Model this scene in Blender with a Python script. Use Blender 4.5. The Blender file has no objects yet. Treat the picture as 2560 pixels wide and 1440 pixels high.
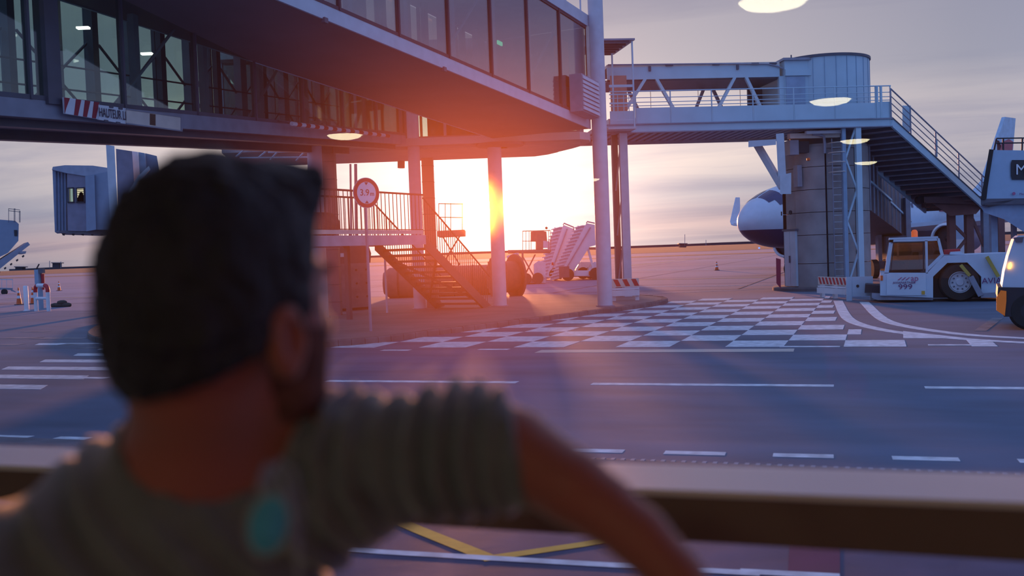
import bpy, bmesh, math, random
import numpy as np
from math import sin, cos, tan, atan, radians as R, pi, sqrt
from mathutils import Vector, Matrix, noise as mn
random.seed(4)
SC = bpy.context.scene
COL = SC.collection
# ------------------------------------------------------------------ camera
FPX, EYE = 2500.0, 2.1
YAW, ROLL = R(20), R(2.1)
PITCH = -atan(90*cos(ROLL)/FPX)
FW = Vector((-sin(YAW)*cos(PITCH), cos(YAW)*cos(PITCH), sin(PITCH)))
RT = Vector((cos(YAW), sin(YAW), 0)); UP = RT.cross(FW)
cr, sr = cos(ROLL), sin(ROLL)
CAM = Vector((0, 0, EYE))
RX = RT*cr - UP*sr; UX = RT*sr + UP*cr
cd = bpy.data.cameras.new('camera'); cam = bpy.data.objects.new('camera', cd); COL.objects.link(cam)
cd.sensor_width = 36.0; cd.lens = 36.0*FPX/2560; cd.clip_start = 0.05; cd.clip_end = 9000
M = Matrix((RX, UX, -FW)).transposed().to_4x4(); M.translation = CAM; cam.matrix_world = M
cd.dof.use_dof = True; cd.dof.focus_distance = 34.0; cd.dof.aperture_fstop = (cd.lens/1000)/0.0155
SC.camera = cam
def ray(x, y): return FW*FPX + RX*(x-1280) + UX*(720-y)
def P(x, y, Z): return CAM + ray(x, y)*(Z/FPX)              # point seen at a pixel, at depth Z
def G(x, y, h=0.0):
    d = ray(x, y); return CAM + d*((h-EYE)/d.z)              # same, on the level h
def YP(x, y, Y):
    d = ray(x, y); return CAM + d*(Y/d.y)                    # same, on the plane y = Y
# ------------------------------------------------------------------ sky, sun, exposure
vs = SC.view_settings
vs.view_transform = 'Standard'; vs.look = 'None'; vs.gamma = 1; vs.use_curve_mapping = False; vs.exposure = 0.0
SUN = ray(1222, 520).normalized()
W = bpy.data.worlds.new('dusk_sky'); SC.world = W; W.use_nodes = True
nt = W.node_tree; nt.nodes.clear(); N = nt.nodes; L = nt.links
def nd(t, **k):
    n = N.new(t)
    for a, b in k.items(): setattr(n, a, b)
    return n
def mth(op, a, b=None, c=None, clamp=False):
    n = nd('ShaderNodeMath', operation=op); n.use_clamp = clamp
    for i, v in enumerate((a, b, c)):
        if v is None: continue
        if isinstance(v, (int, float)): n.inputs[i].default_value = v
        else: L.new(v, n.inputs[i])
    return n.outputs[0]
def vm(op, a, b=None):
    n = nd('ShaderNodeVectorMath', operation=op)
    for i, v in enumerate((a, b)):
        if v is None: continue
        if isinstance(v, (tuple, list, Vector)): n.inputs[i].default_value = tuple(v)
        else: L.new(v, n.inputs[i])
    return n.outputs[1] if op in ('DOT_PRODUCT', 'LENGTH') else n.outputs[0]
def mixc(f, a, b, bt='MIX'):
    n = nd('ShaderNodeMix', data_type='RGBA', blend_type=bt)
    for i, v in ((0, f), (6, a), (7, b)):
        if isinstance(v, (int, float)): n.inputs[i].default_value = v
        elif isinstance(v, tuple): n.inputs[i].default_value = v+(1,)
        else: L.new(v, n.inputs[i])
    return n.outputs[2]
def ramp(f, st):
    n = nd('ShaderNodeValToRGB'); e = n.color_ramp.elements
    while len(e) < len(st): e.new(0.5)
    for q, (p, c) in zip(e, st): q.position = p; q.color = tuple(c)+(1,)
    L.new(f, n.inputs[0]); return n.outputs[0]
tc = nd('ShaderNodeTexCoord'); D = vm('NORMALIZE', tc.outputs['Generated'])
sx = nd('ShaderNodeSeparateXYZ'); L.new(D, sx.inputs[0]); el = mth('MAXIMUM', sx.outputs[2], 0.0)
sh = Vector((SUN.x, SUN.y, 0)).normalized()
hx = nd('ShaderNodeCombineXYZ'); L.new(sx.outputs[0], hx.inputs[0]); L.new(sx.outputs[1], hx.inputs[1])
az = vm('DOT_PRODUCT', vm('NORMALIZE', hx.outputs[0]), tuple(sh))          # 1 towards the sun
azf = mth('MULTIPLY_ADD', az, 0.7, 0.3, clamp=True)
warm = ramp(el, [(0, (.52, .46, .47)), (.022, (.64, .49, .47)), (.05, (.54, .52, .54)), (.10, (.98, .85, .73)), (.16, (.50, .49, .52)),
                 (.26, (.42, .41, .47)), (.5, (.34, .40, .60)), (1, (.28, .40, .78))])
cool = ramp(el, [(0, (.28, .38, .68)), (.12, (.30, .48, .95)), (.4, (.30, .52, 1.0)), (1, (.28, .48, 1.0))])
base = mixc(azf, cool, warm)
side = ramp(mth('SUBTRACT', 1.0, az), [(0, (1, 1, 1)), (.03, (.92, .92, .95)), (.10, (.68, .72, .80)), (.3, (.50, .60, .80)), (1, (.45, .55, .75))])
base = mixc(1.0, base, mixc(azf, (1, 1, 1), side), 'MULTIPLY')
# cloud sheets seen from below
inv = mth('DIVIDE', 1.0, mth('ADD', el, 0.07))
cp = nd('ShaderNodeVectorMath', operation='SCALE'); L.new(hx.outputs[0], cp.inputs[0]); L.new(inv, cp.inputs[3])
nz = nd('ShaderNodeTexNoise'); nz.inputs['Scale'].default_value = 0.55; nz.inputs['Detail'].default_value = 7; nz.inputs['Roughness'].default_value = .55
nz.inputs['Distortion'].default_value = .5
mp = nd('ShaderNodeMapping'); mp.inputs['Scale'].default_value = (.55, 1.25, 1); mp.inputs['Rotation'].default_value = (0, 0, R(-20)); mp.inputs['Location'].default_value = (3.1, 1.7, 0)
L.new(cp.outputs[0], mp.inputs[0]); L.new(mp.outputs[0], nz.inputs['Vector'])
cl = ramp(nz.outputs[0], [(.40, (0, 0, 0)), (.62, (1, 1, 1))])
clouded = mixc(1.0, base, (.72, .74, .84), 'MULTIPLY')
lit = mixc(1.0, base, (1.20, 1.14, 1.06), 'MULTIPLY')
base = mixc(mth('MULTIPLY', cl, .85), lit, clouded)
# glow round the sun, flattened towards the horizon
dS = vm('SUBTRACT', D, tuple(SUN)); ds = nd('ShaderNodeVectorMath', operation='MULTIPLY'); L.new(dS, ds.inputs[0]); ds.inputs[1].default_value = (1, 1, 1.5)
r2 = vm('DOT_PRODUCT', ds.outputs[0], ds.outputs[0])
def gl(k): return mth('EXPONENT', mth('MULTIPLY', r2, -k))
def addg(base, k, colr, amp):
    n = nd('ShaderNodeVectorMath', operation='SCALE'); n.inputs[0].default_value = colr
    L.new(mth('MULTIPLY', gl(k), amp), n.inputs[3])
    return vm('ADD', base, n.outputs[0])
base = addg(base, 14, (1.0, .78, .60), .22)
base = addg(base, 60, (1.0, .84, .62), 1.2)
base = addg(base, 700, (1.0, .66, .28), 3.0)
base = addg(base, 9000, (1.0, .62, .22), 22)
dsc = mth('LESS_THAN', vm('DOT_PRODUCT', dS, dS), .0062**2)
n = nd('ShaderNodeVectorMath', operation='SCALE'); n.inputs[0].default_value = (1, .72, .3); L.new(mth('MULTIPLY', dsc, 260.0), n.inputs[3])
base = vm('ADD', base, n.outputs[0])
bg = nd('ShaderNodeBackground'); L.new(base, bg.inputs[0]); bg.inputs[1].default_value = 1.0
wo = nd('ShaderNodeOutputWorld'); L.new(bg.outputs[0], wo.inputs[0])
sl = bpy.data.lights.new('sun', 'SUN'); sl.energy = 6.0; sl.color = (1.0, .36, .14); sl.angle = R(2.2)
so = bpy.data.objects.new('sun', sl); COL.objects.link(so)
so.rotation_euler = (-SUN).to_track_quat('-Z', 'Y').to_euler()
# ------------------------------------------------------------------ materials
MATS = {}
def mat(name, c, rough=.6, metal=0, var=.12, scale=3.0, bump=0.0, emit=None, es=0, spec=.5, stretch=(1, 1, 1)):
    if name in MATS: return MATS[name]
    m = bpy.data.materials.new(name); m.use_nodes = True; t = m.node_tree; b = t.nodes['Principled BSDF']
    b.inputs['Roughness'].default_value = rough; b.inputs['Metallic'].default_value = metal
    b.inputs['Specular IOR Level'].default_value = spec
    tc = t.nodes.new('ShaderNodeTexCoord'); mp = t.nodes.new('ShaderNodeMapping'); mp.inputs['Scale'].default_value = stretch
    nz = t.nodes.new('ShaderNodeTexNoise'); nz.inputs['Scale'].default_value = scale; nz.inputs['Detail'].default_value = 6
    t.links.new(tc.outputs['Object'], mp.inputs[0]); t.links.new(mp.outputs[0], nz.inputs['Vector'])
    r = t.nodes.new('ShaderNodeValToRGB'); e = r.color_ramp.elements
    e[0].position = .3; e[1].position = .7
    e[0].color = tuple(max(0, v*(1-var)) for v in c)+(1,); e[1].color = tuple(min(1, v*(1+var)) for v in c)+(1,)
    t.links.new(nz.outputs[0], r.inputs[0]); t.links.new(r.outputs[0], b.inputs['Base Color'])
    if bump:
        bp = t.nodes.new('ShaderNodeBump'); bp.inputs['Strength'].default_value = bump; bp.inputs['Distance'].default_value = .02
        t.links.new(nz.outputs[0], bp.inputs['Height']); t.links.new(bp.outputs[0], b.inputs['Normal'])
    if emit:
        b.inputs['Emission Color'].default_value = tuple(emit)+(1,); b.inputs['Emission Strength'].default_value = es
    MATS[name] = m; return m
def glassmat(name, tint, refl=.10, rough=.02, film=None):
    if name in MATS: return MATS[name]
    m = bpy.data.materials.new(name); m.use_nodes = True; t = m.node_tree; t.nodes.clear()
    o = t.nodes.new('ShaderNodeOutputMaterial'); tr = t.nodes.new('ShaderNodeBsdfTransparent'); tr.inputs[0].default_value = tuple(tint)+(1,)
    g = t.nodes.new('ShaderNodeBsdfGlossy'); g.inputs['Roughness'].default_value = rough
    lw = t.nodes.new('ShaderNodeFresnel'); lw.inputs[0].default_value = 1.5
    mu = t.nodes.new('ShaderNodeMath'); mu.operation = 'MULTIPLY_ADD'; mu.inputs[1].default_value = 1.0; mu.inputs[2].default_value = refl-.04; mu.use_clamp = True
    nzt = t.nodes.new('ShaderNodeTexNoise'); nzt.inputs['Scale'].default_value = 1.3
    geo = t.nodes.new('ShaderNodeNewGeometry'); io = t.nodes.new('ShaderNodeMapRange'); io.inputs[3].default_value = 1.5; io.inputs[4].default_value = 1/1.5
    t.links.new(geo.outputs['Backfacing'], io.inputs[0]); t.links.new(io.outputs[0], lw.inputs[0])
    t.links.new(lw.outputs[0], mu.inputs[0])
    mx = t.nodes.new('ShaderNodeMixShader'); t.links.new(mu.outputs[0], mx.inputs[0])
    first = tr.outputs[0]
    if film:
        rf = t.nodes.new('ShaderNodeBsdfRefraction'); rf.inputs['Roughness'].default_value = film[1]; rf.inputs['IOR'].default_value = film[2]
        rf.inputs['Color'].default_value = tuple(film[3])+(1,)
        fx = t.nodes.new('ShaderNodeMixShader'); dn = t.nodes.new('ShaderNodeCombineXYZ')
        for q in range(3): dn.inputs[q].default_value = -SUN[q]      # normal set to the sun, centring the added glare veil
        t.links.new(dn.outputs[0], rf.inputs['Normal'])
        mr = t.nodes.new('ShaderNodeMapRange'); mr.inputs[1].default_value = .3; mr.inputs[2].default_value = .7
        mr.inputs[3].default_value = film[0]*.85; mr.inputs[4].default_value = film[0]*1.15
        tcc = t.nodes.new('ShaderNodeTexCoord'); t.links.new(tcc.outputs['Object'], nzt.inputs['Vector'])
        ff = t.nodes.new('ShaderNodeMath'); ff.operation = 'MULTIPLY_ADD'; ff.inputs[1].default_value = -1; ff.inputs[2].default_value = 1; t.links.new(geo.outputs['Backfacing'], ff.inputs[0])
        fm_ = t.nodes.new('ShaderNodeMath'); fm_.operation = 'MULTIPLY'; t.links.new(mr.outputs[0], fm_.inputs[0]); t.links.new(ff.outputs[0], fm_.inputs[1])
        t.links.new(nzt.outputs[0], mr.inputs[0]); t.links.new(fm_.outputs[0], fx.inputs[0])
        t.links.new(tr.outputs[0], fx.inputs[1]); t.links.new(rf.outputs[0], fx.inputs[2]); first = fx.outputs[0]
        r2_ = t.nodes.new('ShaderNodeBsdfRefraction'); r2_.inputs['Roughness'].default_value = .30; r2_.inputs['IOR'].default_value = 1.10; r2_.inputs['Color'].default_value = (1, .62, .16, 1)  # narrow amber lobe, a sun halo put into the glass
        t.links.new(dn.outputs[0], r2_.inputs['Normal']); f2 = t.nodes.new('ShaderNodeMixShader'); m2 = t.nodes.new('ShaderNodeMath'); m2.operation = 'MULTIPLY'; m2.inputs[1].default_value = .0045; t.links.new(ff.outputs[0], m2.inputs[0])
        t.links.new(m2.outputs[0], f2.inputs[0]); t.links.new(first, f2.inputs[1]); t.links.new(r2_.outputs[0], f2.inputs[2]); first = f2.outputs[0]
    t.links.new(first, mx.inputs[1]); t.links.new(g.outputs[0], mx.inputs[2]); t.links.new(mx.outputs[0], o.inputs[0])
    MATS[name] = m; return m
steel = mat('pale_blue_grey_painted_steel', (.50, .56, .62), .45, var=.08)
steel_d = mat('dark_grey_steel', (.09, .09, .12), .5)
steel_m = mat('mid_grey_steel', (.26, .27, .33), .5)
blue = mat('light_blue_grey_paint', (.44, .60, .68), .5, var=.07, scale=1.2)
blue_d = mat('dusty_blue_steel', (.24, .36, .48), .55, var=.1)
white = mat('white_paint', (.72, .74, .78), .5, var=.06)
cream = mat('worn_cream_paint', (.72, .62, .54), .6, var=.1)
red = mat('red_paint', (.50, .02, .03), .5)
redor = mat('signal_orange', (.75, .12, .02), .5)
brown = mat('brown_soffit_cladding', (.24, .15, .16), .6, var=.10, scale=.6)
pinkc = mat('pale_slab_render', (.46, .40, .40), .7, var=.06, scale=.8)
conc = mat('weathered_concrete', (.33, .31, .31), .85, var=.18, scale=1.4, bump=.3)
conc_d = mat('dark_concrete', (.14, .13, .14), .9, var=.2, scale=2, bump=.3)
black = mat('black_rubber', (.012, .012, .014), .7, var=.2)
dark = mat('dark_navy_void', (.02, .02, .03), .6)
navy = mat('navy_paint', (.02, .03, .10), .4)
yel = mat('yellow_road_paint', (.72, .42, .06), .7, var=.15, scale=6)
wpaint = mat('white_road_paint', (.66, .68, .70), .75, var=.28, scale=5)
cstreak = mat('streak_cream', (.62, .52, .44), .75, var=.25, scale=5, stretch=(.3, 2, 1))
asph = mat('road_asphalt', (.088, .126, .195), .72, var=.22, scale=.9, bump=.35, stretch=(.35, 1, 1))
asph2 = mat('apron_concrete', (.145, .185, .26), .88, var=.16, scale=.05, bump=.2, stretch=(.4, 1, 1))
pave = mat('pavement_concrete', (.19, .17, .17), .8, var=.15, scale=.7, bump=.3)
kerbm = mat('kerb_concrete', (.13, .12, .12), .85, var=.25, scale=2.5, bump=.4)
grass = mat('dry_grass', (.030, .040, .038), .95, var=.3, scale=.03)
hillm = mat('distant_land', (.05, .05, .07), .95, var=.3, scale=.01)
lampm = mat('lamp_diffuser', (.9, .9, .7), .5, emit=(1.0, .90, .55), es=30)
bglass = glassmat('walkway_glass', (.74, .78, .78), .24, .04)
tglass = glassmat('tunnel_glass', (.78, .88, .84), .07)
vglass = glassmat('vehicle_glass', (.45, .48, .5), .12)
# ------------------------------------------------------------------ mesh helpers
class Fr:
    """a local frame: x along heading (degrees from +X), z up, optional slope of the x axis"""
    def __init__(s, o, deg=0, slope=0.0):
        a = R(deg); s.o = Vector(o); s.x = Vector((cos(a), sin(a), 0)); s.y = Vector((-sin(a), cos(a), 0)); s.s = slope; s.a = a
    def __call__(s, x, y, z): return s.o + s.x*x + s.y*y + Vector((0, 0, z+s.s*x))
ID = Fr((0, 0, 0))
class MB:
    def __init__(s): s.v = []; s.f = []; s.m = []
    def add(s, vs_, fs, mi=0):
        b = len(s.v); s.v += [Vector(q) for q in vs_]
        for q in fs: s.f.append([b+i for i in q]); s.m.append(mi)
        return s
    def hexa(s, c, mi=0): return s.add(c, [(0, 3, 2, 1), (4, 5, 6, 7), (0, 1, 5, 4), (1, 2, 6, 5), (2, 3, 7, 6), (3, 0, 4, 7)], mi)
    def box(s, F, x0, x1, y0, y1, z0, z1, mi=0):
        return s.hexa([F(x0, y0, z0), F(x1, y0, z0), F(x1, y1, z0), F(x0, y1, z0), F(x0, y0, z1), F(x1, y0, z1), F(x1, y1, z1), F(x0, y1, z1)], mi)
    def beam(s, p, q, w, h, up=(0, 0, 1), mi=0):
        p, q = Vector(p), Vector(q); d = (q-p).normalized(); u = Vector(up)
        if abs(d.dot(u)) > .98: u = Vector((0, 1, 0))
        r = d.cross(u).normalized(); u = r.cross(d).normalized(); r = r*w/2; u = u*h/2
        return s.hexa([p-r-u, p+r-u, q+r-u, q-r-u, p-r+u, p+r+u, q+r+u, q-r+u], mi)
    def tube(s, pts, r, n=8, r2=None, mi=0):
        pts = [Vector(p) for p in pts]; rings = []; u0 = None
        for i, p in enumerate(pts):
            d = (pts[min(i+1, len(pts)-1)] - pts[max(i-1, 0)]).normalized()
            if u0 is None:
                u0 = Vector((0, 0, 1)) if abs(d.z) < .9 else Vector((1, 0, 0))
            a = d.cross(u0).normalized(); b_ = a.cross(d).normalized(); u0 = b_
            rr = r if r2 is None else r+(r2-r)*i/(len(pts)-1)
            rings.append([p+a*rr*cos(2*pi*k/n)+b_*rr*sin(2*pi*k/n) for k in range(n)])
        b = len(s.v); s.v += [q for g in rings for q in g]
        for i in range(len(rings)-1):
            for k in range(n):
                s.f.append([b+i*n+k, b+i*n+(k+1) % n, b+(i+1)*n+(k+1) % n, b+(i+1)*n+k]); s.m.append(mi)
        s.f.append([b+k for k in range(n)][::-1]); s.f.append([b+(len(rings)-1)*n+k for k in range(n)]); s.m += [mi, mi]
        return s
    def lathe(s, c, prof, n=32, axis=(0, 0, 1), a0=0, a1=2*pi, mi=0):
        c = Vector(c); ax = Vector(axis).normalized(); t = Vector((1, 0, 0)) if abs(ax.x) < .9 else Vector((0, 1, 0))
        if abs(ax.z) > .99: e1, e2 = Vector((1, 0, 0)), Vector((0, 1, 0))
        else: e1 = ax.cross(t).normalized(); e2 = ax.cross(e1).normalized()
        full = abs(a1-a0-2*pi) < 1e-6; m = n if full else n+1; b = len(s.v)
        for (r, z) in prof:
            for k in range(m):
                a = a0+(a1-a0)*k/n; s.v.append(c+ax*z+e1*(max(r, 1e-4)*cos(a))+e2*(max(r, 1e-4)*sin(a)))
        for i in range(len(prof)-1):
            for k in range(n):
                k2 = (k+1) % m; s.f.append([b+i*m+k, b+i*m+k2, b+(i+1)*m+k2, b+(i+1)*m+k]); s.m.append(mi)
        return s
    def prism(s, pts, vec, mi=0):
        pts = [Vector(p) for p in pts]; vec = Vector(vec); n = len(pts); b = len(s.v); s.v += pts+[p+vec for p in pts]
        s.f.append([b+i for i in range(n)]); s.f.append([b+n+i for i in range(n)][::-1]); s.m += [mi, mi]
        for i in range(n): s.f.append([b+i, b+n+i, b+n+(i+1) % n, b+(i+1) % n]); s.m.append(mi)
        return s
FRM = {}
def link(o): COL.objects.link(o); return o
def obj(name, mb, m, parent=None, smooth=False, label=None, kind=None):
    me = bpy.data.meshes.new(name); inv = FRM[parent].inverted() if parent is not None and parent in FRM else None
    vv = [tuple(inv @ p) if inv else tuple(p) for p in mb.v]
    me.from_pydata(vv, [], mb.f)
    for q in (m if isinstance(m, (list, tuple)) else [m]): me.materials.append(q)
    me.polygons.foreach_set('material_index', mb.m)
    b = bmesh.new(); b.from_mesh(me); bmesh.ops.recalc_face_normals(b, faces=b.faces); b.to_mesh(me); b.free()
    if smooth:
        me.polygons.foreach_set('use_smooth', [True]*len(me.polygons))
        try: me.set_sharp_from_angle(angle=R(40))
        except Exception: pass
    o = link(bpy.data.objects.new(name, me))
    if parent is not None: o.parent = parent; FRM[o] = FRM.get(parent, Matrix())
    if label: o['label'] = label
    if kind: o['kind'] = kind
    return o
def thing(name, label, cat, loc, rz=0, group=None):
    o = link(bpy.data.objects.new(name, None)); o.location = loc; o.rotation_euler = (0, 0, rz); o.empty_display_size = .2
    FRM[o] = Matrix.Translation(Vector(loc)) @ Matrix.Rotation(rz, 4, 'Z')
    o['label'] = label; o['category'] = cat
    if group: o['group'] = group
    return o
def struct(name, loc=(0, 0, 0), label=None):
    o = link(bpy.data.objects.new(name, None)); o.location = loc; FRM[o] = Matrix.Translation(Vector(loc)); o['kind'] = 'structure'; o['label'] = label or name.replace('_', ' ')
    return o
def solo(name, mb, m, label, cat, base, group=None, smooth=False):
    """a thing that is one mesh, origin at its base"""
    dummy = link(bpy.data.objects.new('tmp', None)); FRM[dummy] = Matrix.Translation(Vector(base))
    o = obj(name, mb, m, dummy, smooth); o.parent = None; o.location = base; FRM[o] = Matrix.Translation(Vector(base))
    bpy.data.objects.remove(dummy)
    o['label'] = label; o['category'] = cat
    if group: o['group'] = group
    return o
def share(name, src, parent, loc_world_delta):
    c = src.copy(); link(c); c.name = name; c.location = Vector(src.location)+Vector(loc_world_delta); c.parent = parent
    return c
def dup(root, loc, rz=None, label=None, group=None):
    r = root.copy(); link(r); r.location = loc
    if rz is not None: r.rotation_euler = (0, 0, rz)
    if label: r['label'] = label
    if group: r['group'] = group
    for ch in list(root.children):
        c = ch.copy(); link(c); c.parent = r
        for g in ch.children:
            d = g.copy(); link(d); d.parent = c
    return r
def text(name, body, size, o, xdir, updir, m, parent, ext=.003, align='CENTER', sx_=1.0):
    cu = bpy.data.curves.new(name, 'FONT'); cu.body = body; cu.size = size; cu.extrude = ext; cu.align_x = align; cu.align_y = 'CENTER'
    tmp = link(bpy.data.objects.new('tmp', cu)); bpy.context.view_layer.update()
    me = bpy.data.meshes.new_from_object(tmp.evaluated_get(bpy.context.evaluated_depsgraph_get())); bpy.data.objects.remove(tmp)
    me.materials.clear(); me.materials.append(m); ob = link(bpy.data.objects.new(name, me))
    x = Vector(xdir).normalized(); z = x.cross(Vector(updir)).normalized(); y = z.cross(x)
    Mx = Matrix((x*sx_, y, z)).transposed().to_4x4(); Mx.translation = Vector(o)
    ob.parent = parent; ob.matrix_local = FRM[parent].inverted() @ Mx
    return ob
def panel_pts(a, b, up, t0, t1): return a.lerp(b, t0), a.lerp(b, t1)
# ------------------------------------------------------------------ ground
gr = struct('ground', (0, 0, 0), 'blue grey airport apron running out to the horizon')
mb = MB()
for (y0, y1) in ((20.0, 380),): mb.add([(-400, y0, 0), (400, y0, 0), (400, y1, 0), (-400, y1, 0)], [(0, 1, 2, 3)])
obj('apron_surface', mb, asph2, gr)
obj('road_surface', MB().add([(-400, 9.0, .004), (400, 9.0, .004), (400, 20.35, .004), (-400, 20.35, .004)], [(0, 1, 2, 3)]), asph, gr)
obj('road_edge_apron', MB().add([(-60, 20.35, .003), (60, 20.35, .003), (60, 37.5, .003), (-60, 39.5, .003)], [(0, 1, 2, 3)]),
    mat('old_asphalt', (.092, .124, .18), .72, var=.2, scale=.8, bump=.3, stretch=(.35, 1, 1)), gr)
obj('kerbside_strip', MB().box(ID, -60, 60, 8.3, 9.45, -.1, .035), mat('strip_concrete', (.14, .13, .15), .8, var=.2, bump=.3), gr)
obj('parking_surface', MB().add([(-60, -1, .002), (60, -1, .002), (60, 8.4, .002), (-60, 8.4, .002)], [(0, 1, 2, 3)]),
    mat('parking_asphalt', (.09, .075, .13), .7, var=.25, scale=1.5, bump=.3), gr)
obj('grass_field', MB().add([(-3500, 330, .05), (3500, 330, .05), (3500, 4500, .05), (-3500, 4500, .05)], [(0, 1, 2, 3)]), grass, gr)
# far grass verges and taxiway strips
for (y0, y1, m_, z) in ((205, 225, grass, .02), (225, 330, asph2, .01)):
    obj('taxiway_strip' if m_ is asph2 else 'verge', MB().add([(-600, y0, z), (600, y0, z), (600, y1, z), (-600, y1, z)], [(0, 1, 2, 3)]), m_, gr)
# painted squares: columns 1.15 m wide along the road, rows 1.33 m deep
CX, CY, X0, Y0 = 1.15, 1.33, -1.77, 20.62
hgt = .012
sq = None; nsq = 0
def kerb_x(y):
    K = [(20, -14.3), (21.14, -11.83), (24.3, -10.6), (28.04, -9.36), (31.9, -8.2), (33.98, -7.54), (35.4, -7.25), (37.3, -7.35), (60, -7.3)]
    for (a, b), (c, d) in zip(K, K[1:]):
        if a <= y <= c: return b+(d-b)*(y-a)/(c-a)
    return -14
KL = [(-1.35, 38.0), (-1.20, 36.8), (-1.0, 33.5), (-.8, 29.0), (-.45, 25.5), (.5, 23.2), (1.8, 22.2), (3.4, 21.5), (7, 20.9)]
def right_lim(y):
    for (a, b), (c, d) in zip(KL, KL[1:]):
        if d <= y <= b: return a+(c-a)*(b-y)/(b-d)-.25
    return -1.6 if y > 38 else 9
for i in range(-9, 6):
    for j in range(0, 14):
        if (i+j) % 2 == 0: continue
        x0, y0 = X0+i*CX, Y0+j*CY
        x1, y1 = x0+CX, y0+CY
        lim = min(right_lim(y0), right_lim(y1))
        if x0 >= lim-.15: continue
        if x0 < -8 and y0 > 36: continue
        xl = max(x0, min(kerb_x(y0), kerb_x(y1))+.02)
        if xl > x1-.12: continue
        p = [(xl, y0), (min(x1, lim), y0), (min(x1, lim), y1), (xl, y1)]
        obj('painted_square', MB().prism([(a, b, .0042) for a, b in p], (0, 0, .0012)), wpaint, gr); nsq += 1
NS = 0
def stripe(x0, y0, x1, y1, w, m_=wpaint, name='painted_line'):
    global NS; NS += 1
    p, q = Vector((x0, y0, NS*.00005)), Vector((x1, y1, NS*.00005)); d = (q-p).normalized(); n_ = Vector((-d.y, d.x, 0)).normalized()*w/2; z = Vector((0, 0, .0046))
    obj(name, MB().prism([p-n_+z, q-n_+z, q+n_+z, p+n_+z], (0, 0, .0012)), m_, gr)
# road centre dashes, edge dashes, far edge dashes
for a, b in ((-22, -18.6), (-17.4, -13.66), (-8.9, -5.45), (-4.19, -.6), (.61, 4.2), (5.4, 9)): stripe(a, 14.98, b, 15.06, .22, name='lane_dash')
for a, b in ((-11.6, -11.0), (-10.6, -10.0), (-9.6, -9.12), (-4.5, -3.9), (-3.3, -2.48), (-2.06, -1.45), (-.99, -.42), (.11, .7), (1.2, 1.8)):
    stripe(a, 9.62+(a+10)*.05, b, 9.62+(b+10)*.05, .17, name='edge_dash')
for px0, px1, py in ((955, 1025, 876), (1197, 1272, 874), (1950, 2100, 867), (2320, 2430, 863)):
    a, b = G(px0, py), G(px1, py); stripe(a.x, a.y, b.x, b.y, .22, name='edge_dash')
a, b = G(1345, 879), G(1985, 876); stripe(a.x, a.y, b.x, b.y, .55, cstreak, 'cream_streak')  # pale cream strip just below the painted squares
# zebra bars at the left
for j, (xl, xr) in enumerate(((-19, -13.75), (-19, -14.05), (-17.5, -14.0), (-17.8, -14.6), (-18.1, -15.5), (-18.6, -16), (-22, -16.5))):
    y = 13.78+j*1.33
    obj('zebra_bar', MB().prism([(xl, y-.26, .0045), (xr, y-.26, .0045), (xr-.35, y+.26, .0045), (xl-.35, y+.26, .0045)], (0, 0, .0012)), wpaint, gr)
# worn stop patches beyond the zebra
for px0, px1, py, w in ((10, 95, 845, .5), (95, 215, 846, .6), (0, 50, 862, .45), (60, 120, 829, .35), (150, 250, 862, .5), (205, 300, 870, .4)):
    a, b = G(px0, py), G(px1, py); stripe(a.x, a.y, b.x, b.y, w, mat('worn_paint', (.17, .18, .21), .8, var=.4, scale=3), 'worn_patch')
# curved kerb lines at the right
def curve_line(pts, w):
    P_ = [Vector((G(x, y).x, G(x, y).y, .0045)) for x, y in pts]
    Q = []
    for i in range(len(P_)-1):
        p0, p1, p2, p3 = P_[max(i-1, 0)], P_[i], P_[i+1], P_[min(i+2, len(P_)-1)]
        for k in range(6):
            t = k/6; Q.append(.5*((2*p1)+(p2-p0)*t+(2*p0-5*p1+4*p2-p3)*t*t+(3*p1-p0-3*p2+p3)*t**3))
    Q.append(P_[-1]); mb = MB(); b = 0; tops = []
    for i, q in enumerate(Q):
        d = (Q[min(i+1, len(Q)-1)]-Q[max(i-1, 0)]).normalized(); n_ = Vector((-d.y, d.x, 0))*w/2
        mb.v += [q-n_, q+n_, q+n_+Vector((0, 0, .0014)), q-n_+Vector((0, 0, .0014))]
    for i in range(len(Q)-1):
        for k in range(4): mb.f.append([4*i+k, 4*i+(k+1) % 4, 4*i+4+(k+1) % 4, 4*i+4+k]); mb.m.append(0)
    obj('curved_line', mb, wpaint, gr)
curve_line([(2095, 752), (2101, 765), (2108, 780), (2122, 798), (2155, 813), (2230, 829), (2350, 843), (2470, 852), (2600, 859)], .3)
curve_line([(2160, 755), (2172, 767), (2190, 785), (2215, 802), (2260, 815), (2340, 828), (2440, 839), (2600, 848)], .3)
obj('painted_patch', MB().prism([Vector((G(x, y).x, G(x, y).y, .005)) for x, y in ((2258, 846), (2258, 828), (2420, 846))], (0, 0, .0004)), wpaint, gr)
a, b = G(2450, 828), G(2495, 795); stripe(a.x, a.y, b.x, b.y, .25, mat('worn_paint', (.2, .2, .2)), 'painted_line')
# near parking lines
for c_ in (((980, 1300), (1225, 1398), .13, yel), ((1205, 1400), (1560, 1348), .11, yel), ((820, 1374), (1900, 1436), .10, wpaint), ((1850, 1430), (2100, 1443), .10, wpaint)):
    a, b = G(*c_[0]), G(*c_[1]); stripe(a.x, a.y, b.x, b.y, c_[2], c_[3], 'bay_line')
obj('red_tinted_patch', MB().prism([Vector((G(x, y).x, G(x, y).y, .003)) for x, y in ((1975, 1350), (2100, 1355), (2100, 1600), (1960, 1600))], (0, 0, .003)), mat('maroon_surfacing', (.12, .03, .08), .8), gr)
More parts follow.
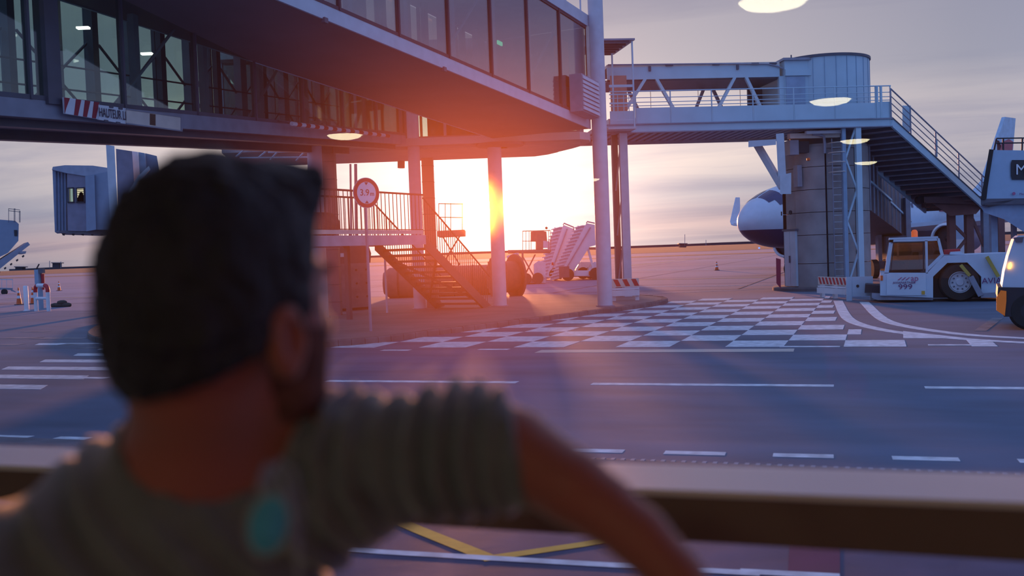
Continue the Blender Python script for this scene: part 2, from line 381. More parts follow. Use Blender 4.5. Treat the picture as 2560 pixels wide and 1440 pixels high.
# apron guide lines far out
for p0, p1, w, m_ in (((1560, 718), (1930, 713), .25, wpaint), ((1580, 700), (1935, 694), .3, yel), ((1565, 665), (1745, 647), .35, yel), ((1620, 649), (1900, 646), .8, mat('mown_strip', (.16, .17, .07), .9)),
                     ((1560, 676), (1940, 672), .4, wpaint), ((10, 747), (270, 742), .2, yel), ((20, 712), (280, 706), .3, wpaint), ((1620, 735), (1930, 722), .15, wpaint), ((0, 690), (290, 686), .4, wpaint)):
    a, b = G(*p0), G(*p1); stripe(a.x, a.y, b.x, b.y, w, m_, 'apron_line')
for k in range(11): stripe(-60+k*9, 47, -60+k*9+.01, 200, .08, mat('joint_sealant', (.05, .05, .06), .8), 'slab_joint')
for k in range(8): stripe(-90, 47+k*k*2.2+k*5, 60, 47.01+k*k*2.2+k*5, .10, MATS['joint_sealant'], 'slab_joint')
# drainage grate along the near kerb
gt = obj('drain_channel', MB().box(ID, -6, 4, 9.47, 9.60, .0, .012), steel_d, gr)
for k in range(60): obj('grate_bar', MB().box(ID, -3.2+k*.1, -3.16+k*.1, 9.48, 9.59, .012, .022), steel_m, gt)
# far land, tree line, buildings
mb = MB()
for s0 in range(-30, 30):
    x0 = s0*120; h0 = 6+3*mn.noise(Vector((s0*.7, 1, 0))); h1 = 6+3*mn.noise(Vector((s0*.7+.7, 1, 0)))
    mb.prism([(x0, 3400, 0), (x0+120, 3400, 0), (x0+120, 3400, max(1.5, h1+EYE)), (x0, 3400, max(1.5, h0+EYE))], (0, 150, 0))
o = obj('treeline', mb, hillm, gr, kind='stuff'); o['label'] = 'low dark tree line along the horizon'
# ------------------------------------------------------------------ pavement island
pv = struct('pavement', (0, 0, 0), 'raised pavement island under the walkways')
FRONT = [(-27.5, 30.5), (-25.0, 27.2), (-21.9, 23.4), (-18.3, 20.9), (-14.3, 20.3), (-11.83, 21.14), (-10.6, 24.3), (-9.36, 28.04), (-8.2, 31.9), (-7.54, 33.98), (-7.25, 35.4), (-7.35, 37.3), (-8.1, 39.3), (-9.4, 40.9)]
BACK = [(-15.3, 43.2), (-21.8, 44.3), (-30.5, 38.0)]
def smoothpts(pl, n=5):
    out = []; V = [Vector((a, b, 0)) for a, b in pl]
    for i in range(len(V)-1):
        p0, p1, p2, p3 = V[max(i-1, 0)], V[i], V[i+1], V[min(i+2, len(V)-1)]
        for k in range(n):
            t = k/n; out.append(.5*((2*p1)+(p2-p0)*t+(2*p0-5*p1+4*p2-p3)*t*t+(3*p1-p0-3*p2+p3)*t**3))
    out.append(V[-1]); return out
FP = smoothpts(FRONT, 4)
cen = Vector((-16, 33, 0))
inner = []
for i, p in enumerate(FP):
    d = (FP[min(i+1, len(FP)-1)]-FP[max(i-1, 0)]).normalized(); inner.append(p+Vector((-d.y, d.x, 0))*.22)
obj('pavement_top', MB().prism([p+Vector((0, 0, 0)) for p in inner]+[Vector((a, b, 0)) for a, b in BACK], (0, 0, .145)), pave, pv)
for i in range(len(FP)-1):
    for k in range(2):
        a, b = FP[i].lerp(FP[i+1], k/2+.008), FP[i].lerp(FP[i+1], k/2+.492)
        c, d = inner[i].lerp(inner[i+1], k/2+.492), inner[i].lerp(inner[i+1], k/2+.008)
        h = .155+random.uniform(-.006, .006)
        ch = .03
        n_ = (c-b).normalized()*ch
        mbk = MB(); lo = Vector((0, 0, -.02)); hi = Vector((0, 0, h)); md = Vector((0, 0, h-ch))
        mbk.v += [a+lo, b+lo, c+lo, d+lo, a+md, b+md, c+hi, d+hi, a+hi+n_, b+hi+n_]
        mbk.f += [[0, 1, 5, 4], [4, 5, 9, 8], [8, 9, 6, 7], [1, 2, 6, 9, 5], [2, 3, 7, 6], [3, 0, 4, 8, 7], [0, 3, 2, 1]]; mbk.m += [0]*7
        obj('kerb_stone', mbk, kerbm, pv)
# ================================================================== glazed walkways
def walkway(root, F, L_, w, hg, npan, zf, matf, mats, brace=True, post_w=.32, first=0):
    """F: x along, y across (0 = near face, + = far), z = 0 at fascia bottom"""
    fm, sm, gm, pm = mats
    mb = MB(); mb.box(F, 0, L_, 0, w, 0, .04); obj('soffit', mb, sm, root)
    mb = MB(); mb.box(F, 0, L_, -.05, .0, -.01, .31); obj('fascia', mb, fm, root)
    mb = MB(); mb.box(F, 0, L_, w, w+.05, -.01, .31); obj('fascia', mb, fm, root)
    mb = MB(); mb.box(F, 0, L_, .02, w-.02, .22, .3); obj('walkway_floor', mb, steel_m, root)
    mb = MB(); mb.box(F, 0, L_, -.06, .03, .31, .39); obj('sill', mb, matf, root)
    mb = MB(); mb.box(F, 0, L_, -.06, .03, .39+hg, .47+hg); obj('head_rail', mb, matf, root)
    mb = MB(); mb.box(F, 0, L_, -.1, w+.1, .47+hg, .85+hg); obj('roof', mb, fm, root)
    mb = MB(); mb.box(F, 0, L_, w-.03, w+.06, .31, .39); obj('sill', mb, matf, root)
    st = L_/npan
    for i in range(npan+1):
        x = i*st
        mb = MB(); mb.box(F, x-.03, x+.03, -.08, .04, .31, .47+hg); obj('mullion', mb, matf, root)
        mb = MB(); mb.box(F, x-.03, x+.03, w-.04, w+.06, .31, .47+hg); obj('mullion', mb, matf, root)
        if i < npan:
            mb = MB(); mb.box(F, x+.03, x+st-.03, -.03, -.015, .39, .39+hg); obj('pane', mb, gm, root)
            mb = MB(); mb.box(F, x+.03, x+st-.03, w+.015, w+.03, .39, .39+hg); obj('pane', mb, gm, root)
        if i % 2 == 0 or True:
            xx = min(max(x, .3), L_-.3)+st*.42*(i < npan)
            mb = MB(); mb.box(F, xx-post_w/2, xx+post_w/2, w-.42, w-.2, .3, .5+hg); obj('inner_post', mb, pm, root)
            if st < 2.75 and i < npan:
                xx += st*.5; obj('inner_post', MB().box(F, xx-.1, xx+.1, w-.4, w-.25, .3, .5+hg), steel_d, root)
                obj('inner_post', MB().box(F, xx-.5*st-.12, xx-.5*st+.05, .35, .5, .3, .5+hg), pm, root)
    if brace:
        for i in range(0, npan, 1):
            x = i*st
            if i % 2 == 0:
                obj('brace_rod', MB().beam(F(x+.1, .22, .4), F(x+st*1.3, .22, .4+hg), .05, .05), pm, root)
            obj('brace_rod', MB().beam(F(x+.1, w-.2, .4), F(x+st*.9, w-.2, .4+hg*.62), .045, .045), steel_d, root)
            obj('brace_rod', MB().beam(F(x+st*.9, w-.24, .4), F(x+.1, w-.24, .4+hg*.62), .045, .045), steel_d, root)
    for z in (.95, 1.45):
        obj('handrail', MB().tube([F(0, w-.5, z), F(L_, w-.5, z)], .022, 6), steel_d, root)
# lower walkway, from near left up to the round hall
dA = 90-(15-20)   # heading from +X, degrees
thA = R(15)
def camdir(deg):   # direction at an angle right of the view axis, level
    h = Vector((-sin(YAW), cos(YAW), 0)); r = Vector((cos(YAW), sin(YAW), 0)); return h*cos(R(deg))+r*sin(R(deg))
A0 = P(1012, 361, 34.9); dirA = camdir(15); headA = math.degrees(math.atan2(dirA.y, dirA.x))
LA = 26.0; slA = tan(R(3.9)); oA = A0-dirA*LA-Vector((0, 0, slA*LA))
FA = Fr(oA, headA, slA)
ra = thing('lower_walkway', 'lower glazed passenger walkway with cross braces, carrying the height limit panels', 'walkway', tuple(oA), R(headA))
walkway(ra, FA, LA, 2.75, 2.75, 10, 0, steel_d, (steel_m, brown, tglass, steel_m))
obj('edge_beam', MB().box(FA, 0, LA, .35, .6, -.14, .0), steel_d, ra)
obj('edge_beam', MB().box(FA, 0, LA, 2.1, 2.4, -.2, .0), steel_d, ra)
for k in (3.6,): obj('heavy_post', MB().box(FA, LA-(34.9-17.85)/cos(R(15))-.2, LA-(34.9-17.85)/cos(R(15))+.16, -.12, .12, .25, 3.3), steel_d, ra)
# upper walkway: slopes down towards the round hall
B0 = P(1474, 322, 33.9); dirB = camdir(27.8); headB = math.degrees(math.atan2(dirB.y, dirB.x))
LB = 27.4; slB = -tan(R(4.1)); oB = B0-dirB*LB-Vector((0, 0, slB*LB))
FB = Fr(oB, headB, slB)
rb = thing('upper_walkway', 'upper glazed walkway crossing overhead with pale lower edge band and dark soffit', 'walkway', tuple(oB), R(headB))
walkway(rb, FB, LB, 3.76, 2.95, 12, 0, mat('dark_mullion', (.05, .03, .05), .5), (steel, brown, bglass, steel_m), post_w=.45)
# rooftop lattice and rail on the upper walkway
for i in range(5):
    x = LB-6+i*1.45
    obj('roof_rail_post', MB().tube([FB(x, .1, 3.8), FB(x, .1, 4.7)], .03, 6), steel, rb)
    if i < 4: obj('roof_rail_brace', MB().tube([FB(x, .1, 3.8), FB(x+1.45, .1, 4.7)], .025, 6), steel, rb)
obj('roof_rail', MB().tube([FB(LB-6, .1, 4.7), FB(LB-.2, .1, 4.7)], .03, 6), steel, rb)
for x in (LB-14.3, LB-19.6, LB-9.5): obj('edge_lug', MB().box(FB, x, x+.12, -.1, .0, -.09, .02), steel_d, rb)
obj('end_wall', MB().box(FB, LB-.05, LB+.03, .1, 3.7, .3, 3.4), steel_m, rb)
obj('vertical_trim', MB().box(FB, LB-.16, LB-.04, -.13, -.05, .3, 3.4), cream, rb)
obj('red_notice_board', MB().box(FB, LB-1.75, LB-.75, .35, .42, 1.3, 2.75), redor, rb)
lv = thing('louvre_box', 'grey slatted ventilation louvre box fixed at the corner of the upper walkway', 'vent', tuple(FB(LB-1.7, -.5, .35)), R(headB))
obj('housing', MB().box(FB, LB-1.75, LB-.35, -.52, -.09, .25, 1.45), steel_m, lv)
for k in range(8): obj('louvre_slat', MB().hexa([FB(LB-1.7, -.58, .3+k*.14), FB(LB-.4, -.58, .3+k*.14), FB(LB-.4, -.53, .3+k*.14), FB(LB-1.7, -.53, .3+k*.14), FB(LB-1.7, -.545, .42+k*.14), FB(LB-.4, -.545, .42+k*.14), FB(LB-.4, -.525, .42+k*.14), FB(LB-1.7, -.525, .42+k*.14)]), steel, lv)
# ceiling lights inside the upper walkway
for i, x in enumerate((LB-5.2, LB-9.2, LB-10.6)):
    ob = solo('ceiling_light', MB().box(FB, x, x+.34, 1.6, 1.75, 3.28, 3.36), mat('strip_light', (.9, .9, .85), emit=(1, .93, .8), es=5),
         ('white ceiling light inside the upper walkway, nearest the louvre box', 'white ceiling light inside the upper walkway, second from the louvre box', 'white ceiling light inside the upper walkway, farthest from the louvre box')[i], 'light', tuple(FB(x, 1.7, 3.3)), 'upper walkway ceiling lights')
solo('exit_sign', MB().box(FB, LB-2.6, LB-2.3, 2.0, 2.05, 2.5, 2.62), mat('green_sign', (.02, .4, .15), emit=(.1, .9, .45), es=1.2), 'small green lit exit sign inside the upper walkway', 'sign', tuple(FB(LB-2.6, 2, 2.5)))
for i, (x, y) in enumerate(((365, 133), (205, 68))):
    p = P(x, y, 21.5+2*(1-i)); q = RT*.13
    solo('ceiling_light', MB().hexa([p-q-UX*.02, p+q-UX*.02, p+q+FW*.12-UX*.02, p-q+FW*.12-UX*.02, p-q+UX*.02, p+q+UX*.02, p+q+FW*.12+UX*.02, p-q+FW*.12+UX*.02]), MATS['strip_light'],
         ('yellow white light inside the lower walkway, behind its third pane', 'faint light inside the lower walkway, beside the heavy dark post')[i], 'light', tuple(p), 'lower walkway ceiling lights')
# ------------------------------------------------------------------ round hall on its slab
ne = [P(560, 500, 36.3), P(1455, 500, 36.0)]; fe = [P(1340, 500, 41.6), P(600, 500, 41.6)]
def plan(off=0.0):
    a, b = ne[0]+FW*off, ne[1]+FW*off; pts = [a.xy, b.xy]
    c0, c1 = P(1455, 500, 36.0)+FW*off-RT*off, P(1340, 500, 41.6)-FW*off
    cen_ = (P(1380, 500, 38.6)).xy
    for (px_, Z_) in ((1478, 36.4), (1481, 37.2), (1462, 38.2), (1436, 39.2), (1405, 40.2), (1372, 41.0)):
        q = P(px_, 500, Z_).xy; q = q+(cen_-q).normalized()*off; pts.append(q)
    pts += [c1.xy, (fe[1]-FW*off).xy]; return pts
def slab(name, off, z0, z1, m_, par): return obj(name, MB().prism([(p.x, p.y, z0) for p in plan(off)], (0, 0, z1-z0)), m_, par)
rh = thing('pier_hall', 'long raised pier hall on a pale slab with rounded right end, seen against the sunset', 'building', (P(900, 500, 38).x, P(900, 500, 38).y, 6.05))
slab('slab', 0.0, 6.06, 6.33, pinkc, rh); slab('slab_base', .5, 5.98, 6.06, pinkc, rh); slab('roof', -.1, 9.4, 9.8, pinkc, rh); slab('floor_curb', .35, 6.33, 6.42, brown, rh)
PL = plan(.45)
for i_ in range(len(PL)):
    a, b = PL[i_], PL[(i_+1) % len(PL)]; n_ = max(1, int((b-a).length/1.45)); hd_ = math.degrees(math.atan2(b.y-a.y, b.x-a.x))
    for k in range(n_):
        q0 = a.lerp(b, k/n_); q1 = a.lerp(b, (k+1)/n_); Fk = Fr((q0.x, q0.y, 0), hd_); w_ = (q1-q0).length
        wide = k % 3 == 1
        obj('mullion', MB().box(Fk, -.05, .30 if wide else .05, -.07, .07, 6.4, 9.4), brown if wide else steel_m, rh)
        obj('pane', MB().box(Fk, .30 if wide else .05, w_-.05, -.01, .01, 6.42, 9.38), tglass, rh)
for x in (700, 960, 1160): 
    c_ = P(x, 500, 38.8); obj('interior_wall', MB().box(Fr((c_.x, c_.y, 0), 20), -1.3, 1.3, -.1, .1, 6.42, 9.4), mat('terracotta_panel', (.35, .14, .10), .6), rh)
obj('downpipe', MB().tube([P(1003, 402, 36.9), P(1003, 420, 36.9)], .14, 8), brown, rh)
# shallow round collar where the upper walkway sits on its column
cc = G(1250, 765, .145)
solo('column_collar', MB().lathe((cc.x+.2, cc.y+.1, 0), [(.27, 5.9), (.85, 5.95), (.88, 6.04), (.27, 6.05)], 32), brown, 'shallow round steel collar under the upper walkway around its column', 'collar', (cc.x+.35, cc.y+.6, 6.0), smooth=True)
# columns
def column(name, p, r, top, m_, lab, grp='round steel columns'):
    t = thing(name, lab, 'column', tuple(p), 0, grp)
    obj('shaft', MB().lathe(p, [(r, .03), (r, top-p.z)], 28), m_, t, smooth=True)
    obj('base_plate', MB().lathe(p, [(0, 0), (r+.06, 0), (r+.06, .03), (0, .03)], 28), steel_m, t)
    return t
c1 = G(1513, 765, .145); column('steel_column', c1, .255, 13.5, steel, 'tall round blue-grey column at the right end of the upper walkway')
column('steel_column', cc, .255, 6.05, steel, 'round column with the setting sun at its left edge')
c3 = G(1050, 772, .145); column('steel_column', c3, .22, 7.4, steel, 'round column standing behind the metal staircase landing')
c4 = P(803, 770, 33.0); c4.z = .145; column('steel_column', c4, .24, 6.6, steel, 'round column mostly hidden behind the man\'s hair')
def sqpost(x, y, w, Z, top, lab):
    p = P(x, y, Z); p.z = .145; F = Fr((p.x, p.y, 0), 20)
    t = thing('square_post', lab, 'post', tuple(p), R(20), 'square brown posts')
    obj('shaft', MB().box(F, -w/2, w/2, -w/2, w/2, .145, top), brown, t)
    for k in range(int(top/.6)): obj('cladding_joint', MB().box(F, -w/2-.01, w/2+.01, -w/2-.01, w/2+.01, .6+k*.6, .625+k*.6), steel_d, t)
sqpost(1083, 768, .42, 37.4, 5.7, 'square brown post beside the round column behind the stairs')
sqpost(838, 768, .42, 34.5, 5.9, 'square brown post beside the man\'s forehead')
# ------------------------------------------------------------------ metal staircase and landing
s_top = P(1057, 588, 32.3); s_bot = G(1222, 768, .145)
rd = Vector((s_bot.x-s_top.x, s_bot.y-s_top.y, 0)); run = rd.length; rd.normalize()
hs = math.degrees(math.atan2(rd.y, rd.x)); ht = s_top.z
FS = Fr((s_top.x, s_top.y, 0), hs)      # x runs down the stairs, y to the far left side
WS = 1.95
st = thing('metal_staircase', 'open-tread metal staircase with landing under the round hall', 'staircase', (s_top.x, s_top.y, .145), R(hs))
stm = mat('rust_tinted_steel', (.10, .07, .08), .55)
pale_edge = mat('landing_edge_paint', (.42, .42, .48), .5)  # paler tone of the landing edge beams
for y in (0, WS):
    obj('stringer', MB().hexa([FS(0, y-.05, ht-.42), FS(.1, y+.05, ht-.42), FS(.1, y+.04, ht), FS(0, y-.04, ht), FS(run-.45, y-.05, .145), FS(run-.45, y+.05, .145), FS(run+.1, y+.04, .2), FS(run+.1, y-.04, .2)]), stm, st)
NT = 13
for k in range(1, NT):
    x = run*k/NT; z = ht-(ht-.145)*k/NT
    obj('tread', MB().box(FS, x-.17, x+.15, .04, WS-.04, z-.08, z), stm, st)
obj('stringer_brace', MB().beam(FS(.9, .1, ht*.72), FS(run*.75, WS-.1, .55), .07, .07), stm, st)
obj('stringer_brace', MB().beam(FS(.9, WS-.1, ht*.72), FS(run*.75, .1, .55), .07, .07), stm, st)
LD = 8.2
obj('landing_edge', MB().box(FS, -LD, .05, -.08, 0, ht-.3, ht), pale_edge, st)
obj('landing_edge', MB().box(FS, -LD, .05, WS, WS+.08, ht-.3, ht), pale_edge, st)
obj('landing_deck', MB().box(FS, -LD, .05, 0, WS, ht-.08, ht-.02), stm, st)
obj('toe_board', MB().box(FS, -LD, -.05, -.05, -.02, ht+.04, ht+.16), cream, st)
for y in (-.03, WS+.03):
    for z in (1.3,): obj('handrail', MB().tube([FS(-LD, y, ht+z), FS(.05, y, ht+z)], .03, 8), stm, st)
    obj('handrail', MB().tube([FS(-LD, y, ht+.18), FS(0, y, ht+.18)], .015, 6), stm, st)
    obj('handrail', MB().tube([FS(.05, y, ht+1.2), FS(run+.1, y, 1.25)], .028, 8), stm, st)
    nb = 40
    for k in range(nb+1):
        x = -LD+(LD)*k/nb
        obj('baluster', MB().box(FS, x-.009, x+.009, y-.009, y+.009, ht, ht+1.3), stm, st)
    for k in range(1, 30):
        x = run*k/30; z = ht-(ht-.145)*k/30
        obj('baluster', MB().box(FS, x-.009, x+.009, y-.009, y+.009, z-.02, z+1.2-.12*k/30), stm, st)
for x in (-1.6, -5.0):
    for y in (WS-.1,): obj('leg', MB().box(FS, x-.07, x+.07, y-.07, y+.07, .145, ht-.08), stm, st)
# ------------------------------------------------------------------ height limit sign
sp = G(927, 828, .145); Fs = Fr((sp.x, sp.y, 0), 20+40)
sg = thing('height_limit_sign', 'round red and white 3.9m height limit sign on a thin pole', 'sign', tuple(sp))
dc = P(922, 483, (sp-CAM).dot(FW)); zc = dc.z
obj('pole', MB().tube([(sp.x, sp.y, .145), (sp.x, sp.y, zc+.3)], .038, 10), steel_m, sg)
nrm = (Fs.y*-1); dcv = Vector((sp.x, sp.y, zc))+nrm*.05
d1 = obj('disc_backing', MB().lathe(dcv, [(0, 0), (.40, 0), (.40, .02), (0, .02)], 48, nrm), steel, sg)
obj('red_ring', MB().lathe(dcv, [(.29, .022), (.29, .027), (.385, .027), (.385, .022)], 48, nrm), mat('sign_red', (.55, .02, .03), .4), sg)
obj('white_face', MB().lathe(dcv, [(0, .021), (.29, .021), (.29, .024), (0, .024)], 48, nrm), white, sg)
ink = mat('black_lettering', (.03, .02, .05), .5)
text('lettering', '3.9', .24, dcv+nrm*.028-Fs.x*.06, Fs.x, (0, 0, 1), ink, sg)
text('lettering', 'm', .17, dcv+nrm*.028+Fs.x*.17-Vector((0, 0, .025)), Fs.x, (0, 0, 1), ink, sg)
for s_ in (1, -1):
    obj('limit_arrow', MB().prism([dcv+nrm*.026+Fs.x*q+Vector((0, 0, s_*z)) for q, z in ((-.055, .275), (.055, .275), (0, .20))], nrm*.003), ink, sg)
# second short pole behind the sign
p = G(968, 782, .145); solo('short_pole', MB().tube([p, p+Vector((0, 0, 1.9))], .04, 8), steel, 'short pale pole standing behind the height limit sign', 'pole', tuple(p))
# ------------------------------------------------------------------ signs hung on the lower walkway
def loc(F, px_, py_, y=0.0):
    """local x and level z where the view through a pixel meets the vertical plane y of a frame"""
    d = ray(px_, py_); o = F.o+F.y*y; t = (o-CAM).dot(F.y)/d.dot(F.y); p = CAM+d*t; q = p-F.o
    x = q.dot(F.x); return x, q.z
FH = Fr(oA, headA)            # level frame on the near face of the lower walkway
def tr(F, pts, y=0.0, d=.04): # prism traced on a vertical plane, thickness d away
    w_ = []
    for a, b in pts:
        x, z = loc(F, a, b, y); w_.append(F.o+F.x*x+F.y*y+Vector((0, 0, z)))
    return MB().prism(w_, F.y*d)
hp = thing('clearance_sign', 'white height limit panel with lettering and slanted red stripes on the lower walkway', 'sign', tuple(P(240, 300, 18.7)))
obj('striped_board', tr(FH, [(160, 243), (248, 256), (248, 298), (163, 284)], -.22), white, hp)
for k in range(4):
    x0 = 163+k*22.5
    q = [(x0, 284.5+k*3.4), (x0+9.5, 286+k*3.4), (x0+18, 246.5+k*3.2), (x0+5, 244.5+k*3.2)] if k else [(161, 243.5), (175, 245.5), (166, 270), (162.5, 283)]
    obj('red_stripe', tr(FH, q, -.228, .006), mat('stripe_red', (.30, .008, .03), .5), hp)
obj('text_board', tr(FH, [(247, 262), (317, 271), (317, 310), (247, 299)], -.24), white, hp)
for px_, py_ in ((275, 264), (298, 268), (262, 299), (292, 304)): obj('fixing_clip', tr(FH, [(px_, py_), (px_+9, py_+1.2), (px_+9, py_+6), (px_, py_+5)], -.26, .02), steel_d, hp)
x, z = loc(FH, 282, 286, -.26); xb, zb = loc(FH, 310, 290, -.26)
text('lettering', 'HAUTEUR LI', .245, FH.o+FH.x*x+FH.y*-.262+Vector((0, 0, z)), FH.x+Vector((0, 0, (zb-z)/(xb-x))), (0, 0, 1), ink, hp, sx_=.60)
bpn = thing('cover_sign', 'blank weathered cover board overlapping the height limit panel', 'sign', tuple(P(390, 315, 19.5)))
obj('board', tr(FH, [(317, 272), (457, 293), (457, 328), (317, 309)], -.27), cream, bpn)
for q in ([(317, 271), (457, 291), (457, 294), (317, 274)], [(317, 307), (457, 326), (457, 329), (317, 310)], [(453, 293), (457, 293), (457, 328), (453, 328)]): obj('rim', tr(FH, q, -.285, .02), steel_m, bpn)
obj('rust_patch', tr(FH, [(375, 284), (389, 286), (389, 314), (375, 312)], -.275, .008), mat('rust', (.12, .06, .04), .8), bpn)
gb = thing('striped_gauge_pole', 'red and white striped round pole hung along the lower walkway', 'pole', tuple(P(850, 326, 27)))
for k in range(22):
    f0, f1 = k/22, (k+1)/22
    def gp(f): x, z = loc(FH, 729+243*f, 309+31*f, -.5); return FH.o+FH.x*x+FH.y*-.5+Vector((0, 0, z))
    obj('band', MB().tube([gp(f0), gp(f1)], .055, 8), red if k % 2 else white, gb)
for f in (.02, .5, .97):
    p = gp(f); obj('bracket', MB().beam(p, p+FH.y*.5+Vector((0, 0, .12)), .03, .03), steel_d, gb)
# ================================================================== boarding bridge at the right
dirC = camdir(84); headC = math.degrees(math.atan2(dirC.y, dirC.x)); oC = P(1520, 621, 40.0); oC.z = 0
FC = Fr(oC, headC)
def cx(px_, py_=300, y=0.0): return loc(FC, px_, py_, y)[0]
def cz(px_, py_, y=0.0): return loc(FC, px_, py_, y)[1]
xe = cx(2228)
bb = thing('boarding_bridge', 'blue grey steel boarding bridge with open truss side and outside walkway rail', 'bridge', tuple(oC), R(headC))
obj('edge_girder', MB().box(FC, -.3, xe, -.08, .04, 6.70, 6.98), blue, bb)
obj('girder_flange', MB().box(FC, -.3, xe, -.16, .04, 6.98, 7.02), steel_m, bb)
obj('girder_flange', MB().box(FC, -.3, xe, -.14, .06, 6.66, 6.70), steel_m, bb)
obj('far_girder', MB().box(FC, -.3, xe, 3.9, 4.0, 6.62, 7.0), blue_d, bb)
for k in range(34): obj('soffit_rib', MB().box(FC, -.2+k*.345, -.02+k*.345, .04, 3.9, 6.74, 6.80), blue_d, bb)
obj('deck', MB().box(FC, -.3, xe, .04, 3.9, 6.82, 6.98), blue_d, bb)
xs = [cx(q) for q in (1587, 1677, 1780, 1883, 1985, 2087, 2189)]
xs[0] = cx(1590)
for a, b in zip(xs, xs[1:]):
    obj('kick_panel', MB().box(FC, a+.03, b-.03, -.03, .0, 7.04, 7.66), blue, bb)
obj('kick_panel', MB().box(FC, cx(1525), xs[0]-.05, -.03, 0, 7.0, 7.55), blue, bb)
obj('kick_panel', MB().box(FC, xs[-1]+.06, cx(2226), -.03, 0, 7.04, 7.7), blue, bb)
for x in xs+[cx(2226)]: obj('rail_post', MB().tube([FC(x, -.02, 7.0), FC(x, -.02, 8.34)], .028, 6), blue, bb)
for z in (8.34, 8.08, 7.9, 7.76): obj('rail', MB().tube([FC(cx(1525), -.02, z-.02), FC(xe, -.02, z)], .026 if z > 8.3 else .017, 6), blue, bb)
# bridge tunnel behind the walkway
xt0, xt1 = cx(1522, 300, 1.1), cx(1952, 300, 1.1)
obj('floor_panel', MB().box(FC, xt0, xt1, 1.1, 3.8, 6.98, 7.4), blue, bb)
obj('roof_fascia', MB().box(FC, xt0, xt1, 1.08, 1.2, 8.98, 9.48), blue, bb)
obj('roof_fascia', MB().box(FC, xt0, xt1, 3.7, 3.82, 8.9, 9.40), steel_m, bb)
obj('roof', MB().box(FC, xt0, xt1, 1.08, 3.85, 9.48, 9.60), cream, bb)
obj('ceiling_panel', MB().box(FC, xt0, xt1, 1.2, 3.7, 8.92, 8.98), steel_d, bb)
for px_ in (1622, 1842): obj('roof_clip', MB().box(FC, cx(px_, 160, 1), cx(px_, 160, 1)+.09, 1.0, 1.08, 9.3, 9.5), steel_d, bb)
for px_ in (1665, 1782, 1880, 1925): obj('roof_cable_tie', MB().box(FC, cx(px_, 160, 1), cx(px_, 160, 1)+.3, 1.0, 1.1, 9.5, 9.56), steel_d, bb)
obj('roof_cable', MB().tube([FC(cx(1520, 155, 1), 1.02, 9.58), FC(cx(1740, 155, 1), 1.02, 9.56), FC(cx(1920, 155, 1), 1.02, 9.50), FC(cx(1945, 160, 1), 1.02, 9.4), FC(cx(1958, 168, 1), 1.02, 9.3)], .03, 6), steel_m, bb)
for a, b in (((1612, 181), (1550, 268)), ((1640, 181), (1695, 266)), ((1836, 184), (1784, 265)), ((1864, 186), (1910, 262))):
    obj('truss_diagonal', MB().beam(FC(cx(*a, 1.15), 1.15, 9.0), FC(cx(*b, 1.15), 1.15, 7.4), .16, .12), blue, bb)
for a, b in (((1569, 207), (1614, 266)), ((1760, 207), (1722, 265)), ((1780, 207), (1822, 262)), ((1540, 207), (1530, 266))):
    obj('truss_diagonal', MB().beam(FC(cx(*a, 3.7), 3.7, 9.0), FC(cx(*b, 3.7), 3.7, 7.4), .14, .12), steel_m, bb)
for px_ in (1626, 1745, 1850): obj('cable', MB().tube([FC(cx(px_, 230, 3), 3.0, 7.4), FC(cx(px_, 230, 3), 3.0, 8.95)], .012, 5), steel_m, bb)
obj('solid_side_panel', MB().box(FC, cx(1868, 230, 3.7), xt1+.3, 3.62, 3.75, 7.4, 8.95), steel_d, bb)
obj('door_jamb', MB().box(FC, cx(1950, 230, 1), cx(1962, 230, 1), 1.05, 1.25, 7.0, 9.0), blue, bb)
# end cabin and rotunda
xr = cx(2057, 230, 2.4)
obj('cabin_wall', MB().box(FC, cx(1962, 230, 1), cx(2030, 230, 1), .95, 3.9, 7.0, 9.62), blue, bb)
obj('cabin_door', MB().box(FC, cx(1964, 230, 1), cx(2011, 230, 1), .90, .95, 7.05, 8.95), mat('door_blue_grey', (.28, .38, .50), .5), bb)
obj('door_head', MB().box(FC, cx(1962, 230, 1), cx(2026, 230, 1), .86, .95, 8.98, 9.25), blue, bb)
obj('cabin_roof', MB().box(FC, cx(1955, 150, 1), cx(2035, 150, 1), .85, 3.9, 9.62, 9.72), steel_m, bb)
rot = FC(xr, 2.4, 0)
obj('rotunda_drum', MB().lathe(rot, [(1.92, 6.95), (1.92, 9.72)], 48), blue, bb, smooth=True)
obj('rotunda_rim', MB().lathe(rot, [(0, 9.72), (1.98, 9.72), (1.98, 9.82), (0, 9.90)], 48), steel_d, bb, smooth=True)
for k in range(14):
    a = pi+R(headC)+k*pi/13; p = rot+Vector((cos(a)*1.925, sin(a)*1.925, 0)); obj('drum_seam', MB().box(Fr((p.x, p.y, 0), math.degrees(a)+90), -.008, .008, -.012, .012, 6.95, 9.7), blue_d, bb)
obj('roof_pin', MB().tube([FC(cx(1985, 145, 1.2), 1.5, 9.7), FC(cx(1985, 145, 1.2), 1.5, 9.95)], .03, 6), steel_d, bb)
